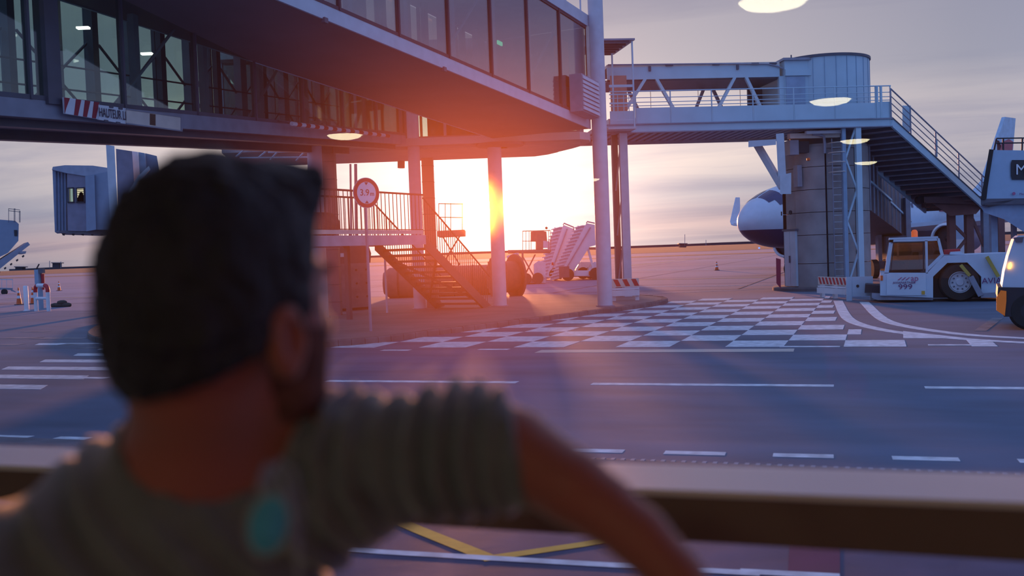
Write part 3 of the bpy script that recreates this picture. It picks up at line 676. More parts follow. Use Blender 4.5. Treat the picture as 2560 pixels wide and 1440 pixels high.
# cable trays and boxes under the deck
obj('cable_tray', MB().box(FC, cx(1975, 340, .6), cx(2100, 340, .6), .6, .9, 6.36, 6.56), cream, bb)
obj('hanging_light', MB().box(FC, cx(2012, 345, .5), cx(2105, 345, .5), .3, .5, 6.5, 6.62), white, bb)
obj('cable', MB().tube([FC(cx(2032, 345, .5), .5, 6.5), FC(cx(2048, 348, .5), .5, 6.48), FC(cx(2060, 352, .5), .5, 6.4), FC(cx(2062, 372, .5), .5, 6.1), FC(cx(2062, 400, .5), .5, 5.7)], .06, 6), steel_m, bb)
obj('flood_light', MB().box(FC, cx(1968, 370, 1), cx(1990, 370, 1), .7, 1.3, 5.7, 6.3), steel_m, bb)
obj('flood_light_bracket', MB().box(FC, cx(1990, 370, 1), cx(2018, 370, 1), .8, 1.2, 5.78, 6.25), dark, bb)
for px_ in (2145,):
    obj('steel_leg', MB().box(FC, cx(2139, 400), cx(2152, 400), -.1, .1, .0, 6.68), blue, bb)
xg = cx(2139, 400)
obj('lattice_chord', MB().box(FC, cx(2112, 600), cx(2121, 600), .0, .14, 0.0, 6.7), blue_d, bb)
for k in range(5):
    z0, z1 = .3+k*1.28, .3+(k+1)*1.28
    a, b = (cx(2120, 600), xg+.05) if k % 2 == 0 else (xg+.05, cx(2120, 600))
    obj('lattice_bar', MB().beam(FC(a, .05, z0), FC(b, .05, z1), .07, .07), blue, bb)
# left pair of legs
lg = thing('leg_frame', 'pair of steel legs with cross bars under the left end of the boarding bridge', 'support', tuple(G(1550, 752, .1)), R(headC))
for (a, b, y) in ((1524, 1538, .5), (1543, 1562, .0)):
    obj('leg', MB().box(FC, cx(a+16, 700, y)-.0, cx(b+16, 700, y), y-.12, y+.12, 0, 6.66), steel if y == 0 else steel_d, lg)
for z0, z1 in ((.8, 2.6), (2.6, 4.4), (4.4, 6.4)): obj('lattice_bar', MB().beam(FC(cx(1547, 700, .3), .3, z0), FC(cx(1562, 700, .3), .2, z1), .06, .06), steel_m, lg)
# access cage and canopy at the left end
cg = thing('access_cage', 'steel access landing cage with flat canopy roof beside the tall column', 'cage', tuple(FC(cx(1550), -.6, 6.98)), R(headC))
x0, x1 = cx(1500, 300, -.9), cx(1586, 300, -.9)
for x in (x1, x1-.55):
    y = -.9 if x == x1 else .3
    obj('post', MB().box(FC, x-.03, x+.03, y-.03, y+.03, 6.75, 10.15 if x == x1 else 9.9), blue, cg)
obj('canopy', MB().hexa([FC(x0, -1.0, 10.15), FC(x1+.1, -1.0, 10.15), FC(x1-.3, 1.1, 10.0), FC(x0, 1.1, 10.0), FC(x0, -1.0, 10.22), FC(x1+.1, -1.0, 10.22), FC(x1-.3, 1.1, 10.07), FC(x0, 1.1, 10.07)]), steel_m, cg)
for k in range(6): obj('canopy_rib', MB().box(FC, x0, x1-.1-k*.06, -.9+k*.36, -.86+k*.36, 10.05-k*.02, 10.14-k*.02), steel_d, cg)
for z in (7.05, 8.05, 8.35, 7.7): obj('rail', MB().box(FC, x0+.4, x1, -.92, -.88, z, z+(.05 if z != 8.35 else .1)), blue, cg)
for px_ in (1545, 1560, 1573): obj('baluster', MB().box(FC, cx(px_, 280, -.9)-.012, cx(px_, 280, -.9)+.012, -.91, -.89, 7.0, 8.05), blue, cg)
obj('landing_plate', MB().box(FC, x0+.3, x1+.05, -1.0, 0, 6.72, 6.8), steel, cg)
obj('orange_sign_board', MB().box(FC, cx(1527, 250, .8), cx(1568, 250, .8), .8, .84, 7.3, 9.1), mat('faded_orange', (.55, .22, .16), .6), cg)
# ---- concrete pillar
pl = thing('concrete_pillar', 'thick ribbed concrete pillar carrying the rotunda of the boarding bridge', 'pillar', tuple(rot), R(headC))
nseg = 24; prof = []
cut = [0.0, 1.15, 2.35, 3.3, 4.25, 5.2, 6.05]
for zi in range(len(cut)-1):
    z0, z1 = cut[zi]+.012, cut[zi+1]-.012
    for k in range(8):
        a0 = R(headC)+pi+(k*pi/4)-.39+.02; mbk = MB()
        ra_ = 1.80 if k % 2 else 1.66
        mbk.lathe(rot, [(ra_-.5, z0), (ra_, z0), (ra_, z1), (ra_-.5, z1)], 6, a0=a0, a1=a0+pi/4-.04)
        obj('concrete_panel', mbk, conc, pl, smooth=True)
obj('core', MB().lathe(rot, [(1.45, 0), (1.45, 6.7)], 32), conc_d, pl, smooth=True)
obj('collar', MB().lathe(rot, [(1.2, 5.95), (1.75, 5.95), (1.75, 6.15), (1.2, 6.15)], 32), conc, pl, smooth=True)
def ppos(px_, r=1.84):   # point on the pillar face seen at a column of the picture
    d = ray(px_, 600); d2 = Vector((d.x, d.y)); o = Vector((CAM.x-rot.x, CAM.y-rot.y)); A_ = d2.dot(d2); B_ = 2*o.dot(d2); C_ = o.dot(o)-r*r
    disc = max(0, B_*B_-4*A_*C_); t = (-B_-sqrt(disc))/(2*A_); return Vector((CAM.x+d.x*t, CAM.y+d.y*t, 0))
dp = ppos(1975); ad = math.degrees(math.atan2(dp.y-rot.y, dp.x-rot.x)); FD = Fr((dp.x, dp.y, 0), ad+90)
obj('service_door', MB().box(FD, -.42, -.01, -.02, .08, .2, 2.55), steel, pl); obj('service_door', MB().box(FD, .01, .42, -.02, .08, .2, 2.55), steel, pl)
obj('door_lintel', MB().box(FD, -.5, .5, -.06, .08, 2.56, 2.64), steel_d, pl)
obj('door_handle', MB().box(FD, -.03, .03, -.07, -.02, 1.2, 1.5), steel_d, pl)
for px_ in (1957, 1979):
    q = ppos(px_, 1.82); obj('vent_hole', MB().lathe(Vector((q.x, q.y, 3.35)), [(0, 0), (.09, 0), (.09, .05), (0, .05)], 20, Vector((q.x-rot.x, q.y-rot.y, 0))), dark, pl)
q = ppos(2097, 1.95); aq = math.degrees(math.atan2(q.y-rot.y, q.x-rot.x)); FL = Fr((q.x, q.y, 0), aq+90)
for x in (-.19, .19): obj('ladder_rail', MB().box(FL, x-.02, x+.02, -.02, .02, .4, 6.3), steel_m, pl)
for k in range(20): obj('ladder_rung', MB().box(FL, -.19, .19, -.012, .012, .6+k*.28, .625+k*.28), steel, pl)
for k in range(4): obj('ladder_hoop', MB().tube([FL(.35*cos(a), -.35*sin(a)*1.6, 4.9+k*.4) for a in [pi*i/8 for i in range(9)]], .018, 6), cream, pl)
# angled brace at the left of the pillar
obj('brace', MB().beam(P(1893, 362, 41.0), P(1957, 470, 40.2), .24, .24), steel, pl)
obj('brace', MB().beam(P(1950, 335, 40.4), P(1957, 470, 40.2), .30, .2), steel, pl)
obj('brace_shoe', MB().hexa([P(x, y, z) for z in (40.0, 40.6) for x, y in ((1950, 485), (1978, 485), (1978, 432), (1950, 438))]), steel, pl)
obj('brace_head', MB().hexa([P(x, y, z) for z in (40.3, 41.2) for x, y in ((1871, 368), (1940, 362), (1940, 348), (1871, 352))]), steel, pl)
obj('warning_lamp', MB().lathe(P(2021, 399, 39.5), [(0, -.06), (.07, -.03), (.07, .05), (0, .08)], 12), redor, pl)
obj('junction_box', MB().box(FD, .55, .85, -.12, .1, 4.4, 5.3), steel_m, pl)
pb = solo('pillar_kerb', MB().lathe((rot.x, rot.y, 0), [(0, .16), (2.28, .16), (2.34, .12), (2.34, 0)], 40), conc_d, 'round dark concrete kerb round the foot of the pillar', 'kerb', (rot.x, rot.y, 0), smooth=True)
# ---- stair going down at the right end
a_ = P(2228, 300, 41.0); b_ = P(2462, 512, 46.5)
wv = Vector(camdir(-47))*2.7; wv.z = 0
es = thing('exit_stair', 'broad steel stair with four-bar railing sloping down from the boarding bridge', 'staircase', tuple(b_))
upv = Vector((0, 0, .30))
for o_ in (Vector((0, 0, 0)), wv):
    obj('stringer', MB().beam(a_+o_-upv*.3, b_+o_-upv*.3, .09, .34), blue, es)
    obj('stringer_flange', MB().beam(a_+o_+upv*.28, b_+o_+upv*.28, .16, .03), steel_d, es)
for k in range(17):
    t = (k+.5)/17; p = a_.lerp(b_, t)-Vector((0, 0, .1)); dr = (b_-a_).normalized(); dh = Vector((dr.x, dr.y, 0)).normalized()
    obj('tread', MB().hexa([p-dh*.24, p+dh*.20, p+dh*.20+wv, p-dh*.24+wv, p-dh*.24+Vector((0, 0, .06)), p+dh*.20+Vector((0, 0, .06)), p+dh*.20+wv+Vector((0, 0, .06)), p-dh*.24+wv+Vector((0, 0, .06))]), brown if k > 11 else steel_m, es)
    p2 = p+dh*.2; obj('riser', MB().hexa([p2, p2+dh*.02, p2+dh*.02+wv, p2+wv, p2-Vector((0, 0, .16)), p2+dh*.02-Vector((0, 0, .16)), p2+dh*.02+wv-Vector((0, 0, .16)), p2+wv-Vector((0, 0, .16))]), steel_d, es)
for t in (0, .19, .45, .70, .97):
    p = a_.lerp(b_, t); obj('rail_post', MB().tube([p, p+Vector((0, 0, 1.28))], .035, 6), steel_m, es)
for h in (1.28, .98, .7, .42, .14):
    obj('rail', MB().tube([a_+Vector((0, 0, h)), b_+Vector((0, 0, h))], .032 if h > 1.2 else .02, 6), steel_m, es)
obj('landing_edge', MB().beam(FC(xe-.1, -.02, 6.84), a_+Vector((0, 0, -.1)), .1, .3), blue, es)
obj('landing_soffit', MB().hexa([FC(cx(2085), .1, 6.7), a_+Vector((0, 0, -.28)), a_+wv+Vector((0, 0, -.28)), FC(cx(2085), 2.6, 6.7), FC(cx(2085), .1, 6.8), a_+Vector((0, 0, -.2)), a_+wv+Vector((0, 0, -.2)), FC(cx(2085), 2.6, 6.8)]), steel_m, es)
for x in (2191, 2201): obj('gate_post', MB().box(FC, cx(x), cx(x)+.08, -.05, .03, 7.0, 8.36), blue, es)
obj('control_cabinet', MB().hexa([P(x, y, z) for z in (42.3, 42.8) for x, y in ((2256, 330), (2277, 330), (2277, 264), (2256, 264))]), blue, es)
obj('control_cabinet', MB().hexa([P(x, y, z) for z in (44.4, 44.6) for x, y in ((2337, 392), (2344, 392), (2344, 350), (2337, 350))]), blue, es)
# foot landing beam
fb = thing('stair_foot_platform', 'dark brownish platform beam under the foot of the exit stair', 'platform', tuple(P(2380, 510, 47)))
rbm = mat('red_brown_steel', (.17, .10, .11), .6)
obj('beam', MB().hexa([P(x, y, z) for z in (46.2, 48.5) for x, y in ((2310, 507), (2465, 512), (2465, 490), (2310, 492))]), rbm, fb)
obj('under_gusset', MB().hexa([P(x, y, z) for z in (46.4, 48.3) for x, y in ((2375, 540), (2440, 535), (2460, 512), (2330, 508))]), rbm, fb)
obj('buffer_wheel', MB().lathe(P(2300, 500, 46.5), [(0, -.15), (.2, -.15), (.2, .15), (0, .15)], 20, FW), dark, fb)
obj('cable', MB().tube([P(2312, 506, 46), P(2314, 520, 46), P(2322, 523, 46), P(2332, 512, 46)], .03, 6), dark, fb)
for x, y1, w_, m_ in ((2378, 640, 16, rbm), (2422, 640, 18, rbm), (2462, 640, 14, blue_d), (2500, 650, 16, rbm)):
    q = P(x, 560, 46.9)
    g_ = Fr((q.x, q.y, 0), 20); ww = w_*47/2500/2
    obj('leg', MB().box(g_, -ww, ww, -.15, .15, 0, 3.6), m_, fb)
for a, b in (((2382, 560), (2420, 598)), ((2382, 640), (2420, 592)), ((2430, 545), (2470, 640))): obj('brace', MB().beam(P(*a, 46.9), P(*b, 46.9), .12, .12), rbm, fb)
# ================================================================== airliner (nose left, tail right)
bdir = camdir(50); ang = math.degrees(math.atan2(bdir.y, bdir.x))
nose = P(1854, 540, 60.5); zc0 = 3.75
FPl = Fr((nose.x, nose.y, 0), ang)          # x from nose to tail, y positive = its right wing side (seen left, far)
ap = thing('airliner', 'white airliner with dark blue belly, blue-grey winglet and red and white tail', 'airplane', (nose.x, nose.y, 0), R(ang))
body_m = mat('fuselage_white_blue', (.52, .62, .72), .32, var=.04)
belly_m = mat('navy_belly', (.015, .02, .07), .35)
def fus(x):
    """centre height, half width, half height at x metres from the nose"""
    if x < 6.0:
        t = x/6.0; r = 1.98*(1-(1-t)**2.2)**.56; zc = 3.35+.40*min(1, t*1.3)
        return zc, r, r*1.05
    if x < 26: return 3.75, 1.98, 2.07
    t = (x-26)/11.5; return 3.75+1.25*t**1.6, 1.98*(1-t)**.8+.15, 2.07*(1-t)**.85+.2
xsn = [0.02, .1, .3, .6, 1, 1.5, 2, 2.6, 3.2, 4, 5, 6, 9, 12, 16, 20, 24, 26, 28, 30, 32, 34, 36, 37.3]
mb = MB(); n_ = 48
for x in xsn:
    zc, rw, rh_ = fus(x)
    for k in range(n_): a = 2*pi*k/n_; mb.v.append(FPl(x, rw*cos(a), zc+rh_*sin(a)))
for i in range(len(xsn)-1):
    for k in range(n_):
        a = 2*pi*(k+.5)/n_; zc, rw, rh_ = fus((xsn[i]+xsn[i+1])/2); zz = zc+rh_*sin(a)
        mb.f.append([i*n_+k, i*n_+(k+1) % n_, (i+1)*n_+(k+1) % n_, (i+1)*n_+k]); mb.m.append(0)
mb.f.append(list(range(n_))); mb.m.append(0)
mb.f.append([(len(xsn)-1)*n_+k for k in range(n_)]); mb.m.append(0)
liv = body_m.copy(); liv.name = 'fuselage_two_tone_paint'; t_ = liv.node_tree; b_s = t_.nodes['Principled BSDF']; lk_ = b_s.inputs['Base Color'].links[0].from_socket
c_1 = t_.nodes.new('ShaderNodeTexCoord'); c_2 = t_.nodes.new('ShaderNodeSeparateXYZ'); c_3 = t_.nodes.new('ShaderNodeMath'); c_3.operation = 'LESS_THAN'; c_3.inputs[1].default_value = 2.9
c_4 = t_.nodes.new('ShaderNodeMix'); c_4.data_type = 'RGBA'; c_4.inputs[7].default_value = (.015, .02, .07, 1)
t_.links.new(c_1.outputs['Object'], c_2.inputs[0]); t_.links.new(c_2.outputs[2], c_3.inputs[0]); t_.links.new(c_3.outputs[0], c_4.inputs[0]); t_.links.new(lk_, c_4.inputs[6]); t_.links.new(c_4.outputs[2], b_s.inputs['Base Color'])
obj('fuselage', mb, liv, ap, smooth=True)
cock = mat('cockpit_glass', (.03, .05, .12), .12)
def skin(x, a, off=.02):
    zc, rw, rh_ = fus(x); return FPl(x, (rw+off)*cos(a), zc+(rh_+off)*sin(a))
def patch(name, x0, x1, a0, a1, m_, nx=5, na=5, skew=0.0):
    mb = MB()
    for i in range(nx+1):
        for k in range(na+1):
            mb.v.append(skin(x0+(x1-x0)*i/nx+skew*k/na, a0+(a1-a0)*k/na))
    for i in range(nx):
        for k in range(na): b = i*(na+1)+k; mb.f.append([b, b+1, b+na+2, b+na+1]); mb.m.append(0)
    return obj(name, mb, m_, ap)
for s in (1, -1):   # windshields and side windows
    base_a = pi/2
    patch('windshield', 1.55, 2.75, base_a-s*.06, base_a-s*.72, cock, skew=.0)
    patch('side_window', 2.0, 3.0, base_a-s*.68, base_a-s*1.02, cock, skew=.1)
    patch('side_window', 3.1, 3.7, base_a-s*.74, base_a-s*1.05, cock)
for k in range(30):
    x = 7.0+k*.74; zc, rw, rh_ = fus(x)
    mbw = MB()
    y_ = -(rw+.015); mbw.v += [FPl(x, y_*.985, zc+.42), FPl(x+.24, y_*.985, zc+.42), FPl(x+.24, y_*.955, zc+.75), FPl(x, y_*.955, zc+.75)]
    mbw.f += [[0, 1, 2, 3]]; mbw.m += [0]; obj('cabin_window', mbw, cock, ap)
for x in (5.2, 29.5):
    zc, rw, rh_ = fus(x); obj('door', MB().hexa([FPl(x, -rw*1.0-.02, zc-.6), FPl(x+.85, -rw-.02, zc-.6), FPl(x+.85, -rw+.1, zc-.6), FPl(x, -rw+.1, zc-.6), FPl(x, -rw*.88-.02, zc+1.1), FPl(x+.85, -rw*.88-.02, zc+1.1), FPl(x+.85, -rw*.88+.1, zc+1.1), FPl(x, -rw*.88+.1, zc+1.1)]), mat('door_outline', (.40, .48, .56), .4), ap)
for s in (1, -1):
    w_ = [FPl(12.0, s*1.5, 2.7), FPl(19.3, s*1.5, 2.6), FPl(20.1, s*6.5, 2.95), FPl(22.9, s*16.9, 3.7), FPl(21.3, s*16.9, 3.75), FPl(14.8, s*6.5, 3.05)]
    mb = MB(); 
    for q in w_: mb.v.append(q-Vector((0, 0, .09)))
    for q in w_: mb.v.append(q+Vector((0, 0, .16)))
    mb.f += [[0, 1, 2, 5], [5, 2, 3, 4], [6, 11, 8, 7], [11, 10, 9, 8]]; mb.m += [0]*4
    for i in range(6): mb.f.append([i, (i+1) % 6, 6+(i+1) % 6, 6+i]); mb.m.append(0)
    obj('wing', mb, body_m, ap)
    # winglet curves up out of the wing tip
    prof = [(0, 0, 0, 1.6), (.35, .08, .12, 1.5), (.6, .35, .35, 1.3), (.75, 1.0, .8, 1.05), (.88, 1.8, 1.3, .8), (1.0, 2.5, 1.75, .5)]
    mb = MB()
    for (oy, oz, ox, ch) in prof:
        for t_, dx in ((-.05, 0), (-.05, 1), (.05, 1), (.05, 0)):
            mb.v.append(FPl(21.3+ox+ch*dx, s*(16.9+oy+t_*(1 if oz > .1 else 0)), 3.72+oz+(t_ if oz < .2 else 0)))
    for i in range(len(prof)-1):
        for k in range(4): mb.f.append([i*4+k, i*4+(k+1) % 4, i*4+4+(k+1) % 4, i*4+4+k]); mb.m.append(0)
    mb.f.append([20, 21, 22, 23]); mb.m.append(0)
    obj('winglet', mb, body_m, ap)
    e = obj('engine', MB().lathe(FPl(13.0, s*6.1, 1.95), [(.80, 0), (1.02, .15), (1.18, .8), (1.15, 2.0), (.9, 3.3), (.62, 3.5), (.4, 4.3), (0, 4.5)], 32, FPl.x), mat('engine_brown_blue', (.16, .13, .2), .4), ap, smooth=True)
    obj('intake_ring', MB().lathe(FPl(12.98, s*6.1, 1.95), [(.80, .1), (.86, -.02), (1.0, .08), (1.03, .25)], 32, FPl.x), white, e, smooth=True)
    obj('fan', MB().lathe(FPl(13.4, s*6.1, 1.95), [(0, -.3), (.25, 0), (.8, .05)], 24, FPl.x), dark, e, smooth=True)
    obj('pylon', MB().hexa([FPl(x+1, s*6.1+q, z) for z, xs_ in ((2.9, (13, 16.5)), (3.1, (14, 18))) for x, q in ((xs_[0], -.15), (xs_[1], -.15), (xs_[1], .15), (xs_[0], .15))]), body_m, ap)
    mb = MB(); mb.prism([FPl(32.5, s*.4, 4.9), FPl(35.5, s*.4, 5.0), FPl(37.2, s*6.2, 5.5), FPl(35.9, s*6.2, 5.5)], (0, 0, .18)); obj('tailplane', mb, body_m, ap)
    for k in (0, 1): obj('wheel', MB().lathe(FPl(17.7, s*3.8+k*.9-.45, .58), [(0, -.2), (.58, -.2), (.58, .2), (0, .2)], 20, FPl.y), black, ap)
    obj('gear_leg', MB().tube([FPl(17.7, s*3.8, .6), FPl(17.5, s*3.5, 2.8)], .14, 8), steel_m, ap)
for k in (-1, 1): obj('wheel', MB().lathe(FPl(5.1, k*.28, .38), [(0, -.11), (.38, -.11), (.38, .11), (0, .11)], 20, FPl.y), black, ap)
obj('gear_leg', MB().tube([FPl(5.1, 0, .4), FPl(5.0, 0, 2.0)], .1, 8), steel_m, ap)
obj('tail_fin', MB().prism([FPl(29.8, -.14, 5.5), FPl(36.2, -.14, 5.6), FPl(37.6, -.14, 11.8), FPl(35.6, -.14, 11.8), FPl(31.5, -.14, 6.4)], FPl.y*.28), mat('tail_pale_blue', (.42, .56, .68), .35), ap)
obj('tail_emblem', MB().prism([FPl(x, -.16, z) for x, z in ((32.2, 7.05), (33.4, 7.3), (33.9, 7.9), (34.6, 8.15), (35.6, 8.2), (36.6, 8.0), (37.0, 9.8), (36.2, 10.0), (35.0, 9.7), (34.0, 8.9))], FPl.y*.01), mat('tail_red', (.42, .06, .10), .4), ap)
obj('red_panel', MB().hexa([FPl(x, y_, z) for y_ in (-2.06, -1.95) for x, z in ((20.5, 3.9), (23.2, 3.9), (23.2, 5.0), (20.5, 5.0))]), MATS['tail_red'], ap)
# ================================================================== push-back tractor
YT = 34.6
FT = Fr((0, YT, 0), 0)
tt = thing('tow_tractor', 'white airport tow tractor with glazed cab and large exposed front wheel', 'tractor', (2.5, YT+1.1, 0))
def trt(name, pts, m_, off=0.0, d=.05, par=tt): return obj(name, tr(FT, [(1860+a/3.6, 500+b/3.6) for a, b in pts], off, d), m_, par)
tw = mat('tractor_white', (.52, .62, .72), .45, var=.06)
trt('chassis', [(1225, 860), (1225, 655), (1290, 655), (1650, 655), (1795, 500), (2340, 478), (2560, 478), (2560, 880), (2135, 880), (2135, 690), (2010, 562), (1830, 566), (1702, 690), (1702, 880)], tw, 0, 2.2)
trt('undertray', [(1150, 880), (1150, 840), (1700, 865), (1700, 900), (1200, 900)], steel_m, .1, 1.9)
trt('wheel_well', [(1702, 880), (1702, 690), (1830, 566), (2010, 562), (2135, 690), (2135, 880)], dark, .45, .1)
cabf = [(1255, 660), (1310, 358), (1740, 344), (1795, 500), (1650, 660)]
for off in (0.0, 2.12):
    trt('cab_frame', [(1262, 660), (1310, 358), (1345, 357), (1302, 660)], tw, off, .08)
    trt('cab_frame', [(1310, 358), (1740, 344), (1745, 366), (1306, 382)], tw, off, .08)
    trt('cab_frame', [(1628, 365), (1652, 364), (1656, 660), (1636, 660)], tw, off, .08)
    trt('cab_frame', [(1735, 344), (1760, 344), (1800, 500), (1655, 640), (1655, 600), (1768, 492)], tw, off, .08)
    trt('window_pane', [(1306, 655), (1340, 380), (1628, 372), (1634, 655)], vglass, off+.03, .015)
    trt('window_pane', [(1656, 600), (1653, 368), (1735, 366), (1766, 490)], vglass, off+.03, .015)
trt('cab_roof', [(1305, 360), (1310, 340), (1745, 326), (1750, 345)], tw, 0, 2.2)
trt('front_window', [(1262, 655), (1310, 362), (1314, 362), (1266, 655)], vglass, .1, 2.0)
trt('door_frame', [(1318, 640), (1345, 385), (1352, 385), (1326, 640)], dark, -.02, .03)
trt('door_frame', [(1610, 650), (1612, 380), (1622, 380), (1622, 650)], dark, -.02, .03)
trt('door_frame', [(1318, 388), (1345, 376), (1622, 372), (1622, 382)], dark, -.02, .03)
trt('seat', [(1500, 700), (1480, 560), (1530, 470), (1570, 470), (1590, 700)], black, .7, .6)
trt('steering_column', [(1390, 700), (1370, 600), (1440, 560), (1450, 575), (1400, 610), (1420, 700)], dark, .9, .1)
trt('cab_floor_box', [(1300, 658), (1300, 560), (1470, 580), (1600, 650)], mat('cab_interior_red', (.16, .04, .06), .7), .9, .5)
trt('door_panel', [(1285, 665), (1636, 662), (1640, 858), (1285, 855)], mat('door_white', (.60, .68, .76), .45, var=.05), -.03, .03)
obj('beacon', MB().lathe(YP(1860+1535/3.6, 500+335/3.6, YT+.8), [(0, 0), (.10, 0), (.10, .18), (.06, .24), (0, .25)], 16), mat('beacon_orange', (.8, .14, .02), .3, emit=(1, .15, .02), es=.35), tt, smooth=True)
trt('red_hose_box', [(1795, 490), (1800, 450), (1945, 440), (1950, 468), (1985, 490)], red, .4, .8)
trt('engine_cover', [(1850, 492), (1860, 468), (1950, 462), (1985, 492)], tw, .1, 1.2)
wc = YP(1860+1945/3.6, 500+768/3.6, YT); 
for yy in (YT+.02, YT+1.75):
    w_ = obj('wheel', MB().lathe(Vector((wc.x, yy+.2, .62)), [(.3, -.2), (.56, -.2), (.62, -.12), (.62, .12), (.56, .2), (.3, .2)], 36, (0, 1, 0)), black, tt, smooth=True)
    obj('hub', MB().lathe(Vector((wc.x, yy, .62)), [(0, -.02), (.10, -.02), (.13, .02), (.27, .03), (.33, -.01), (.36, .02), (.36, .2), (0, .2)], 32, (0, 1, 0)), mat('hub_cream', (.55, .55, .60), .5), w_, smooth=True)
    for k in range(10):
        a = k*pi/5; obj('wheel_nut', MB().lathe(Vector((wc.x+.215*cos(a), yy, .62+.215*sin(a))), [(0, -.02), (.025, -.02), (.025, .05), (0, .05)], 6, (0, 1, 0)), steel_d, w_)
w2 = obj('wheel', MB().lathe(Vector((wc.x+3.1, YT+.25, .62)), [(.3, -.2), (.62, -.16), (.62, .16), (.3, .2)], 32, (0, 1, 0)), black, tt, smooth=True)
trt('front_bumper_gear', [(1085, 835), (1090, 760), (1240, 770), (1250, 835)], dark, .5, 1.2)
trt('lamp', [(1228, 680), (1250, 680), (1250, 725), (1228, 725)], redor, -.03, .04)
trt('marker_lamp', [(1598, 818), (1628, 818), (1628, 850), (1598, 850)], mat('amber', (.6, .35, .05)), -.05, .02)
purp = mat('door_logo_purple', (.16, .03, .14), .5)
pk = mat('door_logo_pink', (.45, .12, .25), .5)
def tpos(a, b, off=-.045): x, z = loc(FT, 1860+a/3.6, 500+b/3.6, off); return Vector((x, YT+off, z))
text('lettering', 'AVIAPARTNER', .105, tpos(1440, 745), (1, 0, -.01), (0, 0, 1), purp, tt)
text('lettering', 'ap', .26, tpos(1535, 705), (1, 0, 0), (0, 0, 1), pk, tt)
text('lettering', '999', .23, tpos(1452, 783), (1, 0, 0), (0, 0, 1), purp, tt, sx_=1.25)
text('lettering', 'AVIA', .26, tpos(2230, 728), (1, 0, 0), (0, 0, 1), purp, tt)
for k in range(3): trt('logo_stroke', [(1380+k*35, 722), (1395+k*35, 722), (1425+k*35, 695), (1415+k*35, 695)], pk, -.045, .01)
for (p, q) in (((1950, 585), (2030, 680)), ((2185, 510), (2290, 690))):
    obj('wheel_chock_bar', MB().beam(tpos(*p, -.12), tpos(*q, -.12), .12, .10), mat('yellow_strap', (.45, .34, .06)), tt)
obj('tow_arm', MB().beam(tpos(2040, 690, -.2), tpos(2130, 860, -.2), .22, .16), steel_m, tt)
obj('tow_arm', MB().beam(tpos(2130, 860, -.2), tpos(2290, 850, -.2), .14, .14), steel_m, tt)
# ================================================================== van at the right edge
vg = G(2560, 826); FV = Fr((vg.x, vg.y, 0), -5)
vn = thing('service_van', 'pale grey service van cut by the right edge with glowing orange marker light', 'van', (vg.x, vg.y, 0), R(-5))
def trv(name, pts, m_, off=0.0, d=.05, par=vn): return obj(name, tr(FV, pts, off, d), m_, par)
vw = mat('van_white', (.52, .60, .70), .4, var=.04)
trv('body_shell', [(2504, 724), (2511, 680), (2521, 640), (2535, 598), (2546, 589), (2700, 586), (2900, 588), (2900, 730)], vw, 0, 1.9)
trv('bumper', [(2493, 745), (2495, 718), (2900, 724), (2900, 790), (2510, 792)], dark, -.03, 1.95)
trv('marker_lamp', [(2520, 671), (2522, 660), (2527, 656), (2530, 664), (2526, 672)], mat('lit_amber', (1, .4, .05), emit=(1, .42, .05), es=9), -.05, .05)
trv('orange_reflector', [(2491, 744), (2502, 726), (2516, 728), (2516, 752), (2512, 790), (2491, 776)], mat('orange_board', (.85, .22, .02), .4, emit=(1, .2, .02), es=.12), -.07, .05)  # reflector board given a faint orange glow of its own
trv('roof_lamp', [(2533, 594), (2560, 592), (2556, 606), (2540, 606)], steel_d, -.06, .06)
trv('side_window', [(2565, 600), (2680, 598), (2680, 650), (2565, 655)], vglass, -.01, .02)
wv_ = YP(2560, 800, vg.y); obj('wheel', MB().lathe(FV(.12, .1, .42), [(0, -.12), (.36, -.14), (.42, -.08), (.42, .12), (0, .14)], 32, FV.y), black, vn, smooth=True)
obj('wheel', MB().lathe(FV(2.9, .1, .42), [(0, -.12), (.36, -.14), (.42, -.08), (.42, .12), (0, .14)], 32, FV.y), black, vn, smooth=True)
# ================================================================== stair truck with the M sign
MT = thing('catering_truck', 'pale blue high-lift truck with black M square, slanted black edge and roof rail', 'truck', tuple(P(2560, 720, 42)))
def q4(name, pts, Z, d, m_, par): return obj(name, MB().prism([P(a, b, Z) for a, b in pts], camdir(28)*d), m_, par)
mw = mat('truck_blue_white', (.34, .46, .60), .45, var=.05)
q4('box_side', [(2480, 375), (2700, 378), (2700, 500), (2466, 497)], 41, 2.4, mw, MT)
q4('rubber_edge', [(2473, 373), (2484, 374), (2464, 499), (2452, 497)], 40.9, 2.5, black, MT)
q4('floor_beam', [(2452, 497), (2700, 494), (2700, 508), (2452, 512)], 41, 2.4, steel_d, MT)
q4('lower_fairing', [(2448, 514), (2520, 508), (2700, 500), (2700, 640), (2560, 580), (2510, 548), (2462, 532)], 41.2, 2.0, mat('fairing_blue', (.24, .33, .46), .5), MT)
q4('dark_wedge', [(2455, 508), (2535, 500), (2500, 512), (2470, 518)], 41.0, .2, dark, MT)
q4('sign_plate', [(2530, 400), (2700, 400), (2700, 450), (2530, 449), (2527, 440), (2527, 408)], 40.95, .04, dark, MT)
text('lettering', 'M', .62, P(2553, 425, 40.9), RX, UX, white, MT, align='CENTER')
obj('emblem', MB().lathe(P(2535, 484, 40.9), [(0, 0), (.065, 0), (.065, .02), (0, .02)], 16, FW), pk, MT)
text('lettering', 'Med', .12, P(2555, 485, 40.9), RX, UX, purp, MT)
for a, b in (((2485, 376), (2491, 347)), ((2508, 376), (2508, 347)), ((2555, 376), (2556, 345)), ((2600, 376), (2600, 345))): obj('rail_post', MB().tube([P(*a, 41.2), P(*b, 41.2)], .04, 6), dark, MT)
